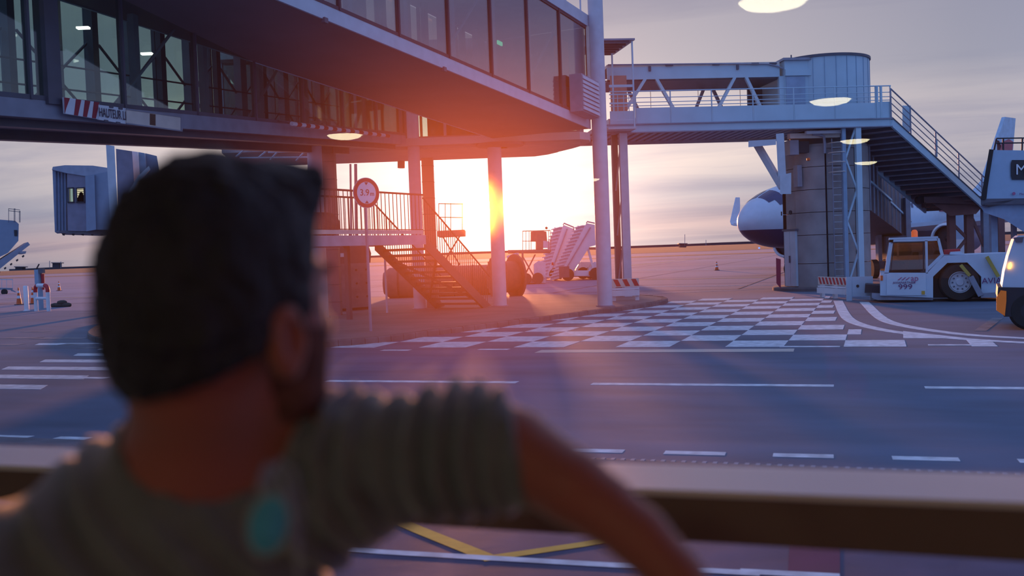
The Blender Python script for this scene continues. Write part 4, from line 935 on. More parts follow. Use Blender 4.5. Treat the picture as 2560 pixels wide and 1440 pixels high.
for y_ in (346, 358): obj('rail', MB().tube([P(2491, y_, 41.2), P(2700, y_-3, 41.2)], .03, 6), dark, MT)
q4('folded_red_strap', [(2492, 350), (2498, 352), (2503, 366), (2499, 376), (2493, 376)], 41.3, .1, mat('dull_red', (.2, .05, .05)), MT)
for (a, b, y1, m_) in ((2476, 2492, 640, blue_d), (2530, 2540, 720, steel_m)):
    q = P((a+b)/2, 600, 42); F_ = Fr((q.x, q.y, 0), 20); ww = (b-a)*42/2500/2; obj('leg', MB().box(F_, -ww, ww, -.1, .1, 0, 3.2), m_, MT)
obj('truck_chassis', MB().hexa([P(x, y, z) for z in (41, 43) for x, y in ((2600, 725), (2900, 735), (2900, 640), (2600, 640))]), steel_m, MT)
# service unit seen below the stair: pale ground power box, blue drum
gp_ = P(2405, 660, 52); bx = thing('service_box', 'pale blue service cabinet standing behind the tow tractor', 'cabinet', (gp_.x, gp_.y, 0))
Fg = Fr((gp_.x, gp_.y, 0), 20)
obj('body', MB().box(Fg, -.35, .45, 0, .8, .25, 3.2), mw, bx); obj('door', MB().box(Fg, -.3, .4, -.03, 0, .4, 1.9), white, bx)
for x in (-.25, .35): obj('foot', MB().box(Fg, x-.05, x+.05, .1, .7, 0, .25), steel_d, bx)
# apron-drive tunnel going down to the aircraft
tn = thing('telescopic_tunnel', 'brownish telescopic jet bridge tunnel sloping away to the aircraft', 'jet bridge', tuple(P(2210, 560, 50)))
for i, (z0, z1, s_, m_) in enumerate(((43.5, 49, 1.55, mat('tunnel_brown', (.14, .10, .11), .6)), (49, 55.5, 1.4, MATS['tunnel_brown']))):
    c0, c1 = P(2085+i*62, 440+i*48, z0), P(2147+i*66, 488+i*55, z1); r_ = RT*s_; u_ = Vector((0, 0, 1))*s_
    obj('tunnel_section', MB().hexa([c0-r_-u_, c0+r_-u_, c1+r_-u_, c1-r_-u_, c0-r_+u_, c0+r_+u_, c1+r_+u_, c1-r_+u_]), m_, tn)
    obj('edge_rail', MB().beam(c0+r_+u_, c1+r_+u_, .14, .14), blue, tn); obj('edge_rail', MB().beam(c0+r_*1.02-u_*.2, c1+r_*1.02-u_*.2, .1, .1), blue, tn)
    for k in range(6): p = c0.lerp(c1, k/6)+r_; obj('side_rib', MB().box(Fr((p.x, p.y, 0), 20), -.03, .03, -.06, .06, p.z-s_, p.z+s_), steel_m, tn)
pq = P(2240, 640, 53); Fq = Fr((pq.x, pq.y, 0), 20)
obj('drive_leg', MB().box(Fq, -1.0, -.8, -.2, .2, .5, 4.2), steel_m, tn); obj('drive_leg', MB().box(Fq, .5, .75, -.2, .2, .5, 4.2), steel_m, tn)
obj('axle_beam', MB().box(Fq, -1.3, 1.1, -.3, .3, .5, .9), steel_d, tn)
for x in (-1.2, -.5, .4, 1.0): obj('wheel', MB().lathe(Fq(x, 0, .5), [(0, -.15), (.5, -.15), (.5, .15), (0, .15)], 20, Fq.x), black, tn)
obj('engine_box', MB().box(Fq, -.7, .4, -.5, .4, 1.0, 2.2), steel_d, tn)
# ================================================================== striped guard barriers
def barrier(name, p, deg, lw, lab, ns, n_legs, diag=True, h=1.0):
    F = Fr((p.x, p.y, p.z), deg); t = thing(name, lab, 'barrier', tuple(p), R(deg), 'low white guard barriers')
    obj('striped_board', MB().box(F, 0, lw, -.03, .03, h*.62, h), cream, t)
    for k in range(ns):
        a = lw*(k+.15)/ns; w_ = lw/ns*.5
        obj('red_stripe', MB().hexa([F(a+.12, -.037, h*.66), F(a+.12+w_, -.037, h*.66), F(a+.12+w_, -.031, h*.66), F(a+.12, -.031, h*.66), F(a, -.037, h*.97), F(a+w_, -.037, h*.97), F(a+w_, -.031, h*.97), F(a, -.031, h*.97)]), MATS['sign_red'], t)
    obj('white_rail', MB().box(F, 0, lw, -.05, .05, h*.50, h*.58), white, t)
    obj('white_beam', MB().box(F, 0, lw, -.09, .03, h*.22, h*.48), white, t)
    for k in range(n_legs):
        x = lw*k/(n_legs-1); x = min(max(x, .07), lw-.07); obj('leg', MB().box(F, x-.07, x+.07, .03, .16, 0, h*.6), white, t)
    return t
p = G(1531, 753, .147); barrier('guard_barrier', p, 20, 1.0, 'white guard barrier with red slanted stripes beside the tall round column', 3, 2, h=.82)
p = G(2048, 744); pz = G(2118, 749)
barrier('guard_barrier', p, math.degrees(math.atan2(pz.y-p.y, pz.x-p.x)), (pz-p).length, 'white guard barrier with narrow red stripes beside the concrete pillar', 8, 3, h=.78)
p = G(2118, 752); F = Fr((p.x, p.y, 0), 5); lb = thing('base_guard', 'pale blue steel guard frame around the lattice leg foot', 'barrier', (p.x, p.y, 0), R(5))
obj('plate', MB().box(F, 0, .85, -.02, .04, .15, .82), tw, lb); obj('post', MB().box(F, -.02, .16, -.04, .1, 0, .82), tw, lb); obj('post', MB().box(F, .75, .85, -.03, .1, 0, .5), tw, lb)
for x in (.35, .65): obj('bolt', MB().lathe(F(x, -.02, .5), [(0, -.02), (.05, -.02), (.05, .01), (0, .01)], 10, F.y), dark, lb)
# ================================================================== cones
def cone(p, lab, h=.75):
    t = thing('traffic_cone', lab, 'cone', tuple(p), 0, 'traffic cones')
    obj('base', MB().box(Fr(p, 20), -.2, .2, -.2, .2, 0, .04), black, t)
    r0 = .15
    for z0, z1, m_ in ((.04, .28, redor), (.28, .40, white), (.40, .52, redor), (.52, .62, white), (.62, .75, redor)):
        obj('band', MB().lathe(p, [(r0*(1-z0/.85)+.012, z0*h/.75), (r0*(1-z1/.85)+.012, z1*h/.75)]+([(0, z1*h/.75)] if z1 == .75 else []), 20), m_, t, smooth=True)
    return t
CN = [((1297, 746, 0), 'orange cone between the sunlit column and the stair trucks', .95), ((1792, 676, 0), 'small orange cone far out on the open apron', 1.0),
      ((48, 762, 0), 'orange cone left of the hooped guard rail', .95), ((148, 727, 0), 'orange cone standing beyond the hooped guard rail', .95), ((83, 760, 0), 'orange cone hidden behind the hooped guard rail', .95)]
for (x, y, h0), lab, hh in CN:
    p = G(x, y, 0); Zd = (p-CAM).dot(FW); px_h = {1297: 46, 1792: 22, 48: 43, 148: 24, 83: 42}[x]
    cone(p, lab, px_h*Zd/2500)
# ================================================================== boarding stair trucks beyond
def tilt_stair(name, lab, dx, Z, tracks):
    p = P(1400+dx, 700, Z); t = thing(name, lab, 'stairs', (p.x, p.y, 0), 0, 'mobile boarding stairs')
    sw = mat('stair_white', (.66, .64, .70), .5, var=.05)
    def q(nm, pts, zo, d, m_): return obj(nm, MB().prism([P(a+dx, b, Z+zo) for a, b in pts], Vector(FW)*d), m_, t)
    side = tracks
    q('side_panel', side, 0, .12, sw); q('side_panel', [(a-22, b+6) for a, b in side], 2.1, .12, sw)
    xs_ = [P(a+dx, b, Z) for a, b in side]
    bot, top = side[0], side[1]
    for k in range(15):
        f = k/15; a = P(bot[0]+(top[0]-bot[0])*f+dx, bot[1]+(top[1]-bot[1])*f-3, Z+.12); b = P(bot[0]+(top[0]-bot[0])*f+dx-22, bot[1]+(top[1]-bot[1])*f+3, Z+2.1)
        obj('tread', MB().beam(a, b, .34, .05), sw, t); obj('riser', MB().beam(a-Vector((0, 0, .13)), b-Vector((0, 0, .13)), .03, .22), mat('riser_grey', (.5, .48, .56)), t)
    obj('handrail', MB().tube([P(side[1][0]+dx, side[1][1], Z), P(side[1][0]+dx+2, side[1][1]-4, Z), P(side[2][0]+dx, side[2][1]-4, Z), P(side[2][0]+dx, side[2][1]+4, Z)], .05, 6), steel_m, t)
    obj('edge_trim', MB().tube([P(side[0][0]+dx+8, side[0][1]-3, Z-.05), P(side[1][0]+dx+10, side[1][1]+10, Z-.05)], .04, 6), steel_m, t)
    q('chassis', [(tracks[0][0]+5, 690), (tracks[0][0]+130, 690), (tracks[0][0]+130, 676), (tracks[0][0]+5, 676)], .2, 1.8, white)
    q('truck_cab', [(tracks[0][0]+70, 692), (tracks[0][0]+125, 690), (tracks[0][0]+125, 655), (tracks[0][0]+85, 655), (tracks[0][0]+75, 670)], .4, 1.6, sw)
    q('prop', [(tracks[0][0]+68, 618), (tracks[0][0]+74, 618), (tracks[0][0]+90, 676), (tracks[0][0]+84, 676)], .3, .1, white)
    q('prop', [(tracks[0][0]+68, 618), (tracks[0][0]+120, 618), (tracks[0][0]+120, 622), (tracks[0][0]+68, 622)], .3, 1.6, brown)
    for x in (22, 92, 110):
        c = P(tracks[0][0]+x+dx, 696, Z-.05); obj('wheel', MB().lathe(Vector((c.x, c.y, .42)), [(0, -.15), (.42, -.15), (.42, .15), (0, .15)], 20, FW), black, t)
    q('tail_lamp', [(tracks[0][0]+74, 688), (tracks[0][0]+78, 688), (tracks[0][0]+78, 678), (tracks[0][0]+74, 678)], -.05, .05, redor)
    return t
s1 = tilt_stair('boarding_stairs', 'white mobile boarding stairs tilted up behind the tall round column, right one of the pair', 0, 68, [(1398, 690), (1466, 558), (1492, 563), (1492, 612), (1474, 617), (1425, 692)])
obj('bottom_gate', MB().box(Fr(tuple(P(1398, 694, 67.5).xy)+(0,), 20), 0, .7, -.02, .02, .25, 1.0), steel_d, s1)
s2 = tilt_stair('boarding_stairs', 'white mobile boarding stairs with visible steps, left one of the pair', 0, 71, [(1366, 694), (1408, 562), (1434, 572), (1446, 586), (1420, 640), (1396, 690)])
obj('bottom_red_mark', MB().prism([P(a, b, 67.9) for a, b in ((1379, 663), (1384, 663), (1384, 656), (1379, 656))], FW*.05), red, s2)
# high loader between column and stairs
hl = thing('cargo_loader', 'sunlit scissor cargo loader with railed operator platform left of the stair trucks', 'loader', tuple(G(1340, 713)))
Zl = 64
def ql(nm, pts, zo=0, d=.15, m_=steel, par=hl, Z=Zl): return obj(nm, MB().prism([P(a, b, Z+zo) for a, b in pts], Vector(FW)*d), m_, par)
lw_ = mat('loader_white', (.60, .56, .60), .5); lbw = mat('loader_red_brown', (.36, .15, .12), .6)
ql('main_deck', [(1270, 630), (1378, 629), (1378, 624), (1270, 625)], 0, 3, lbw)
ql('chassis', [(1305, 708), (1364, 708), (1364, 695), (1305, 697)], 0, 2.6, lw_)
ql('engine_housing', [(1335, 698), (1364, 698), (1364, 655), (1346, 652), (1335, 660)], 0, 2, lw_)
ql('operator_box', [(1327, 602), (1368, 602), (1366, 579), (1350, 576), (1327, 579)], .3, 1.2, lbw)
ql('lower_box', [(1340, 624), (1358, 624), (1358, 602), (1340, 602)], .3, 1.2, lbw)
ql('screen_panel', [(1358, 620), (1374, 620), (1374, 603), (1358, 602)], .2, .1, lw_)
for x in (1306, 1314, 1322, 1327, 1371, 1376): ql('rail_post', [(x, 626), (x+1.4, 626), (x+1.4, 577), (x, 577)], 0, .04, lbw)
for y in (577, 602): ql('rail', [(1306, y), (1327, y), (1327, y+1.5), (1306, y+1.5)], 0, .04, lbw)
ql('rail', [(1306, 577), (1376, 575), (1376, 577), (1306, 579)], 0, .04, lbw)
ql('scissor_arm', [(1304, 640), (1308, 640), (1340, 696), (1336, 696)], 0, .2, lbw); ql('scissor_arm', [(1340, 636), (1336, 636), (1306, 696), (1310, 696)], .3, .2, lbw)
ql('mast', [(1290, 690), (1297, 690), (1297, 632), (1290, 632)], 0, .3, lw_); ql('mast', [(1304, 700), (1309, 700), (1309, 628), (1304, 628)], 0, .3, lbw)
ql('fender', [(1266, 640), (1290, 632), (1297, 636), (1297, 646), (1270, 650)], 0, 1.5, lw_)
obj('lamp_ball', MB().lathe(P(1366, 570, Zl), [(0, -.09), (.07, -.05), (.09, 0), (.07, .05), (0, .09)], 12), dark, hl)
for x in (1316, 1345): c = P(x, 712, Zl-.1); obj('wheel', MB().lathe(Vector((c.x, c.y, .36)), [(0, -.15), (.36, -.15), (.36, .15), (0, .15)], 18, FW), dark, hl)
# small scissor lift right behind the brown post
sc_ = thing('scissor_lift', 'small railed scissor lift platform beside the square brown post', 'lift', tuple(G(1128, 735)))
Zs = 49.6
def qs(nm, pts, zo=0, d=.1, m_=lbw): return obj(nm, MB().prism([P(a, b, Zs+zo) for a, b in pts], Vector(FW)*d), m_, sc_)
qs('platform_deck', [(1094, 591), (1161, 588), (1161, 574), (1094, 577)], 0, 1.3)
for x in (1096, 1112, 1126, 1155): qs('rail_post', [(x, 577), (x+1.6, 577), (x+1.6, 508), (x, 508)], 0, .04, stm)
for y in (508, 542): qs('rail', [(1096, y), (1157, y+1), (1157, y+3), (1096, y+2)], 0, .04, stm)
qs('scissor_arm', [(1105, 592), (1109, 592), (1150, 660), (1146, 660)], .1, .1, stm); qs('scissor_arm', [(1150, 592), (1146, 592), (1105, 660), (1109, 660)], .3, .1, stm)
qs('scissor_arm', [(1146, 660), (1150, 660), (1109, 725), (1105, 725)], .1, .1, stm); qs('scissor_arm', [(1109, 660), (1105, 660), (1146, 725), (1150, 725)], .3, .1, stm)
qs('base', [(1090, 742), (1160, 742), (1160, 724), (1090, 724)], 0, 1.4, lbw)
# brown round tank lying behind the stairs
tkm = mat('tank_brown', (.22, .10, .09), .6, var=.15)
ta = P(975, 708, 47.0); tb = P(1252, 699, 47.0); tk = thing('tank_trailer', 'long rusty brown tank trailer lying behind the metal staircase', 'tank', (ta.x, ta.y, 0))
axv = (tb-ta).normalized(); ln = (tb-ta).length
obj('tank_shell', MB().lathe(ta, [(0, -.35), (.5, -.28), (.72, 0), (.72, ln), (.5, ln+.28), (0, ln+.35)], 32, axv), tkm, tk, smooth=True)
for k in range(6): obj('tank_band', MB().lathe(ta+axv*(ln*(k+.5)/6), [(.72, -.03), (.75, -.03), (.75, .03), (.72, .03)], 32, axv), dark, tk)
for f in (.12, .3, .7, .88):
    c = ta+axv*ln*f; obj('wheel', MB().lathe(Vector((c.x, c.y, .42)), [(0, -.14), (.42, -.14), (.42, .14), (0, .14)], 20, axv.cross(Vector((0, 0, 1)))), black, tk)
dd = G(1268, 748); dt = thing('cable_drum', 'large dark red cable drum standing behind the sunlit column', 'drum', (dd.x, dd.y, 0))
dax = Vector(camdir(62)); dz = Vector((dd.x, dd.y, 1.0))
obj('drum_flange', MB().lathe(dz, [(0, -.5), (1.0, -.5), (1.0, -.4), (0, -.4)], 36, dax), tkm, dt); obj('drum_flange', MB().lathe(dz, [(0, .4), (1.0, .4), (1.0, .5), (0, .5)], 36, dax), tkm, dt)
obj('drum_core', MB().lathe(dz, [(.7, -.4), (.7, .4)], 32, dax), tkm, dt, smooth=True)
for k in range(10): obj('flange_board', MB().box(Fr((dz.x-dax.x*.52, dz.y-dax.y*.52, 0), math.degrees(math.atan2(dax.y, dax.x))-90), -.9+k*.18+.01, -.9+k*.18+.17, -.03, .0, 1-.95*sqrt(max(.05, 1-((-.81+k*.18)/.95)**2)), 1+.95*sqrt(max(.05, 1-((-.81+k*.18)/.95)**2))), tkm, dt)
# generator unit under the landing
gu = G(900, 775, .145); Fg2 = Fr((gu.x, gu.y, .145), hs-20); gn = thing('ground_power_unit', 'tall scuffed grey equipment cabinet with rounded hood under the staircase landing', 'cabinet', (gu.x, gu.y, .145))
gm_ = mat('scuffed_grey', (.22, .18, .20), .7, var=.25, scale=2)
obj('lower_body', MB().box(Fg2, -1.3, .5, 0, 1.2, .1, 1.75), gm_, gn)
obj('hood', MB().prism([Fg2(x, 0, z) for x, z in ((-1.3, 1.75), (.55, 1.75), (.6, 2.1), (.5, 2.4), (.2, 2.55), (-1.3, 2.6))], Fg2.y*1.2), mat('hood_dark', (.13, .09, .11), .6), gn)
obj('hood_window', MB().box(Fg2, -.75, -.35, -.02, .02, 2.0, 2.14), white, gn)
for x in (-1.1, -.1, .35):
    for z in (.5, 1.0, 1.5): obj('rivet', MB().lathe(Fg2(x, -.01, z), [(0, -.02), (.04, -.02), (.04, .01), (0, .01)], 8, Fg2.y), dark, gn)
obj('skid', MB().box(Fg2, -1.3, .5, .1, .25, 0, .1), dark, gn); obj('skid', MB().box(Fg2, -1.3, .5, .9, 1.05, 0, .1), dark, gn)
lr = P(880, 545, 31.5); cl_ = FS(-4.4, 1.0, ht-.02)
ba = FS(-6.2, 1.2, ht-.02); roll = solo('rolled_canopy', MB().lathe(ba+Vector((0, 0, .38)), [(0, -.05), (.30, 0), (.37, .2), (.38, 2.9), (.30, 3.1), (0, 3.15)], 24, FS.x), mat('canvas_brown', (.20, .11, .11), .8, var=.2), 'brown rolled canvas bundle lying on the staircase landing', 'bundle', tuple(ba), smooth=True)
# thin aerials behind the landing
for i, x in enumerate((876, 889)):
    p = P(x, 640, 60); solo('mast', MB().tube([(p.x, p.y, 0), tuple(P(x, 410, 60))], .09 if i else .06, 6), brown, ('thin mast seen above the landing rail, left of the height limit sign', 'thicker mast seen right behind the height limit sign')[i], 'mast', (p.x, p.y, 0))
# handrail pieces above the man's head
up_ = thing('upper_stair_rail', 'light steel stair railing under the lower walkway above the man\'s head', 'railing', tuple(P(690, 400, 36)))
for a, b in (((590, 392), (625, 362)), ((645, 395), (680, 366)), ((675, 400), (706, 366)), ((740, 402), (770, 370)), ((615, 372), (770, 368)), ((670, 381), (760, 377)), ((600, 395), (775, 393))): obj('rail', MB().tube([P(*a, 36), P(*b, 36)], .035, 6), steel, up_)
for k in range(16): obj('baluster', MB().tube([P(632+k*5, 368, 36.1), P(632+k*5, 378, 36.1)], .01, 5), steel, up_)
# ================================================================== left side: parked jet bridge
JB = thing('parked_jet_bridge', 'blue grey parked jet bridge cab with lit operator window at the left', 'jet bridge', tuple(P(210, 700, 56)))
jw = mat('jet_bridge_blue', (.20, .27, .37), .5, var=.06); jw2 = mat('jet_bridge_grey_panel', (.19, .19, .26), .5)  # second tone is a greyer one for some jet bridge panels
Zj = 56
def qj(nm, pts, zo=0, d=.3, m_=jw): return obj(nm, MB().prism([P(a, b, Zj+zo) for a, b in pts], camdir(-22)*d), m_, JB)
qj('cab_front', [(131, 422), (172, 416), (174, 578), (137, 580)], .6, 3.0, jw)
for x in (137, 145, 153, 161): qj('bellows_fold', [(x, 423), (x+3, 422), (x+5, 577), (x+2, 577)], .5, .15, mat('bellows_fold', (.16, .20, .30), .6))
for q_ in ([(168, 432), (215, 440), (215.5, 470), (168, 471)], [(168, 506), (216, 506), (218, 578), (170, 577)], [(184, 469), (190, 469), (191, 507), (185, 507)], [(209, 469), (216, 469), (216.5, 507), (210, 507)]): qj('cab_side', q_, .2, .15, jw2)
qj('cab_back', [(168, 432), (215, 440), (218, 578), (170, 577)], 3.2, .15, jw2)
qj('cab_bay', [(213, 440), (236, 436), (240, 574), (216, 578)], -.2, 3.2, jw)
qj('cab_rear', [(234, 436), (275, 428), (283, 575), (238, 574)], 0, 3.4, jw)
qj('cab_roof', [(130, 424), (132, 417), (162, 413), (232, 414), (272, 420), (272, 430), (212, 440), (168, 433)], .1, 3.4, mat('roof_grey', (.28, .32, .40)))
for a, b, m_ in ((168, 184, mat('dim_green_window', (.3, .42, .38), emit=(.55, .78, .65), es=.45)), (190, 211, mat('lit_window', (.7, .65, .4), emit=(1, .92, .55), es=.75))):
    for q_ in ([(a, 470), (a+2.5, 470), (a+3.5, 507), (a+1, 507)], [(b-2.5, 468), (b, 468), (b+1, 506), (b-1.5, 506)], [(a, 469), (b, 468), (b, 471), (a, 472)], [(a, 504), (b+1, 504), (b+1, 507), (a+1, 507)]): qj('window_frame', q_, .1, .12, dark)
    qj('window_light', [(a-8, 465), (b+8, 463), (b+9, 512), (a-8, 514)], 2.9, .05, m_)
for k in range(5): qj('window_blind_slat', [(193, 474+k*5), (209, 473+k*5), (209, 474.3+k*5), (193, 475.3+k*5)], 2.6, .03, dark)
qj('under_floor', [(150, 577), (282, 572), (284, 584), (250, 586), (152, 583)], .3, 3, steel_d)
for k in range(5): qj('underside_fitting', [(155+k*24, 583), (163+k*24, 583), (161+k*24, 589), (156+k*24, 588)], .4, .3, dark)
op = thing('person', 'dark silhouette of an operator standing inside the lit cab window', 'person', tuple(P(204, 507, 56.0)))
# tunnel running from the cab back to the lower walkway
qj('gate_column', [(265, 362), (286, 365), (296, 560), (284, 700), (276, 560)], -14, .4, steel)
for a, b, m_ in (((290, 372), (330, 378), jw2), ((330, 378), (345, 380), white), ((346, 380), (362, 383), blue_d), ((363, 383), (392, 390), jw)):
    qj('tunnel_side_panel', [a, b, (b[0]+8, 520-max(0, b[0]-300)*.9), (a[0]+6, 520-max(0, a[0]-300)*.9+(20 if a[0] < 300 else 0))], -14+(a[0]-290)*.02, .3, m_)
qj('tunnel_floor_beam', [(296, 520), (345, 440), (352, 445), (300, 535)], -14.3, .3, steel)
qj('tunnel_floor_beam', [(345, 440), (372, 415), (376, 424), (350, 452)], -14.3, .3, steel)
qj('drive_column', [(280, 560), (310, 560), (310, 700), (284, 700)], -14, .6, mat('drive_red_brown', (.2, .07, .07)))
for x, y in ((268, 688), (262, 711), (256, 731), (258, 739)): qj('hydraulic_rod', [(x, y), (310, y-2), (310, y+3), (x, y+2)], -14.4, .15, steel_m)
qj('valve_block', [(266, 675), (300, 672), (300, 700), (270, 698)], -14.5, .5, steel_m)
c = P(296, 728, 46); obj('wheel', MB().lathe(Vector((c.x, c.y, .62)), [(0, -.25), (.62, -.25), (.62, .25), (0, .25)], 28, RT), black, JB, smooth=True)
# people use the surface builder further down
# ================================================================== far left lift truck, trailer, small fixtures
lt = thing('lift_truck', 'blue grey lift truck with railed box and sloping ramp, cut by the left edge', 'truck', tuple(P(10, 700, 62)))
Zt = 62
def qt(nm, pts, zo=0, d=.3, m_=jw, par=lt): return obj(nm, MB().prism([P(a, b, Zt+zo) for a, b in pts], camdir(-31)*d), m_, par)
qt('box_body', [(-160, 545), (0, 549), (38, 552), (47, 560), (46, 602), (20, 632), (-160, 720)], .3, 2.4)
qt('ramp', [(-160, 700), (0, 650), (70, 605), (75, 612), (62, 622), (0, 672), (-160, 790)], 0, 2.6, mat('ramp_grey', (.26, .28, .36)))
qt('ramp_foot', [(48, 628), (66, 628), (64, 634), (46, 634)], 0, 2.6, steel_m)
qt('side_window', [(35, 575), (43, 575), (43, 590), (36, 590)], .25, .05, dark)
for x in (21, 35, 37, 48, 50): qt('rail_post', [(x, 556), (x+1.2, 556), (x+1.2, 521 if x < 40 else 527), (x, 521 if x < 40 else 527)], 0, .05, steel_d)
for y in (521, 526): qt('rail', [(21, y), (50, y+3), (50, y+4.3), (21, y+1.3)], 0, .05, steel_d)
for k in range(5): qt('ramp_bracket', [(-5+k*15, 680-k*10), (0+k*15, 677-k*10), (1+k*15, 681-k*10), (-3+k*15, 684-k*10)], 0, .2, dark)
c = G(-60, 740); obj('wheel', MB().lathe(Vector((c.x, c.y, .5)), [(0, -.2), (.5, -.2), (.5, .2), (0, .2)], 20, FW), black, lt)
qt('chassis', [(-180, 735), (-20, 735), (-20, 715), (-180, 715)], .2, 2, steel_d)
bt = thing('baggage_trailer', 'small mesh-sided baggage trailer at the left edge, beyond the cones', 'trailer', tuple(G(14, 735)))
q_ = G(14, 735); Zb = (q_-CAM).dot(FW); Zt = Zb
qt('deck', [(-60, 718), (32, 720), (32, 725), (-60, 724)], 0, 1.4, steel_m, bt)
for x in (-20, -8, 4, 16, 31): qt('side_post', [(x, 720), (x+1, 720), (x+1, 698), (x, 698)], 0, .04, steel, bt)
qt('side_rail', [(-20, 697), (32, 698), (32, 700), (-20, 699)], 0, .04, steel, bt)
qt('tow_bar', [(28, 723), (40, 729), (39, 731), (27, 727)], 0, .1, steel_m, bt)
for x in (11, -45): obj('wheel', MB().lathe(P(x, 730, Zb-.1), [(0, -.1), (.26, -.1), (.26, .1), (0, .1)], 18, FW), black, bt)
# hooped guard rail
h0 = G(91, 778); h1 = G(122, 778); hw = (h1-h0).length; hd = (h1-h0).normalized(); Zh = (h0-CAM).dot(FW); ph = Zh/2500
hg = thing('hooped_guard_rail', 'white steel hoop guard with red painted upper corners', 'guard rail', tuple(h0))
def hp_(x, z): return h0+hd*x+Vector((0, 0, z))
H_ = 64*ph; rr = .22; r_t = .10
for seg, m_ in ((([hp_(0, 0), hp_(0, H_-rr-.12)]), white), ([hp_(0, H_-rr-.12), hp_(0, H_-rr)]+[hp_(rr-rr*cos(a), H_-rr+rr*sin(a)) for a in (R(22), R(45), R(67), R(90))], red),
               ([hp_(rr, H_), hp_(hw-rr, H_)], white), ([hp_(hw-rr+rr*sin(a), H_-rr+rr*cos(a)) for a in (0, R(22), R(45), R(67), R(90))]+[hp_(hw, H_-rr-.12)], red), ([hp_(hw, H_-rr-.12), hp_(hw, 0)], white)):
    obj('hoop_section', MB().tube(seg, r_t, 12), m_, hg, smooth=True)
obj('cross_tube', MB().tube([hp_(0, H_*.5), hp_(hw, H_*.5)], r_t*.8, 10), white, hg, smooth=True)
p = G(67, 777); solo('bollard', MB().lathe(p, [(0, 0), (.17, 0), (.17, .02), (.115, .03), (.115, 62*ph), (.09, 64*ph), (0, 64*ph)], 20), white, 'plain white steel bollard left of the hooped guard rail', 'bollard', tuple(p), smooth=True)
p = G(100, 772); zt = Zh/2500
cp_ = thing('control_post', 'dark blue control post with box and hanging red hose behind the hoop', 'post', tuple(p))
obj('post', MB().beam(p, p+Vector((0, 0, 104*zt)), .26, .26, (0, 1, 0)), blue_d, cp_)
obj('post_cap', MB().beam(p+Vector((-.12, 0, 104*zt)), p+Vector((.1, 0, 118*zt)), .05, .05), dark, cp_)
obj('control_box', MB().box(Fr(tuple(p), 20), .1, .32, -.15, .12, 94*zt, 106*zt), steel_d, cp_)
obj('red_hose', MB().tube([p+RT*.24+Vector((0, 0, z*zt)) for z in (92, 75, 60, 50)], .09, 8, r2=.05), red, cp_)
p = G(146, 768); sb = thing('sandbag_pile', 'low dark heap of sandbags right of the hooped guard', 'sandbags', tuple(p))
for dx, dy, dz in ((0, 0, 0), (.4, .1, 0), (-.35, .1, 0), (.15, .05, .14)): obj('sandbag', MB().lathe(p+Vector((dx-.28, dy, dz+.1)), [(0, 0), (.09, .04), (.13, .2), (.13, .4), (.08, .52), (0, .56)], 12, RT), mat('sandbag_dark', (.06, .055, .05), .95, bump=.4), sb, smooth=True)
# far buildings and masts
for i, (x0, x1, yb, yt, lab) in enumerate(((131, 147, 668, 657, 'tiny flat far building with aerials on the left horizon'), (38, 56, 672, 667, 'low far shed at the left horizon'), (1700, 1716, 615, 609, 'tiny far radar hut on the right horizon'))):
    Zf = 900; t = thing('far_building', lab, 'building', tuple(P((x0+x1)/2, yb, Zf)))
    obj('wall', MB().prism([P(a, b, Zf) for a, b in ((x0, yb+3), (x1, yb+3), (x1, yt), (x0, yt))], FW*6), hillm, t)
    obj('roof', MB().prism([P(a, b, Zf-1) for a, b in ((x0-3, yt+1), (x1+3, yt+1), (x1+3, yt-1), (x0-3, yt-1))], FW*8), steel_d, t)
for i, (x, y0, y1, lab) in enumerate(((1712, 612, 586, 'thin lattice mast on the right horizon'), (124, 668, 652, 'thin aerial left of the tiny far building'), (152, 668, 654, 'thin aerial right of the tiny far building'), (1765, 612, 600, 'short thin mast on the horizon left of the airliner nose'))):
    solo('far_mast', MB().beam(P(x, y0+2, 900), P(x, y1, 900), .4, .4, (0, 1, 0)), steel_m, lab, 'mast', tuple(P(x, y0, 900)))
p = G(1898, 622); solo('taxiway_light', MB().lathe(p, [(0, 0), (.3, 0), (.3, .5), (0, .6)], 10), mat('blue_light', (.1, .2, .9), emit=(.1, .25, 1), es=2), 'tiny blue taxiway light under the airliner nose', 'light', tuple(p))
rc = G(1944, 720); rcx_ = solo('red_hose_cart', MB().hexa([P(x, y, z) for z in (42.0, 42.5) for x, y in ((1941, 708), (1952, 722), (1952, 648), (1940, 645))]), mat('hose_red', (.35, .02, .05), .6), 'narrow red folded canvas leaning behind the left side of the concrete pillar', 'canvas', (P(1946, 722, 42)[0], P(1946, 722, 42)[1], 0))
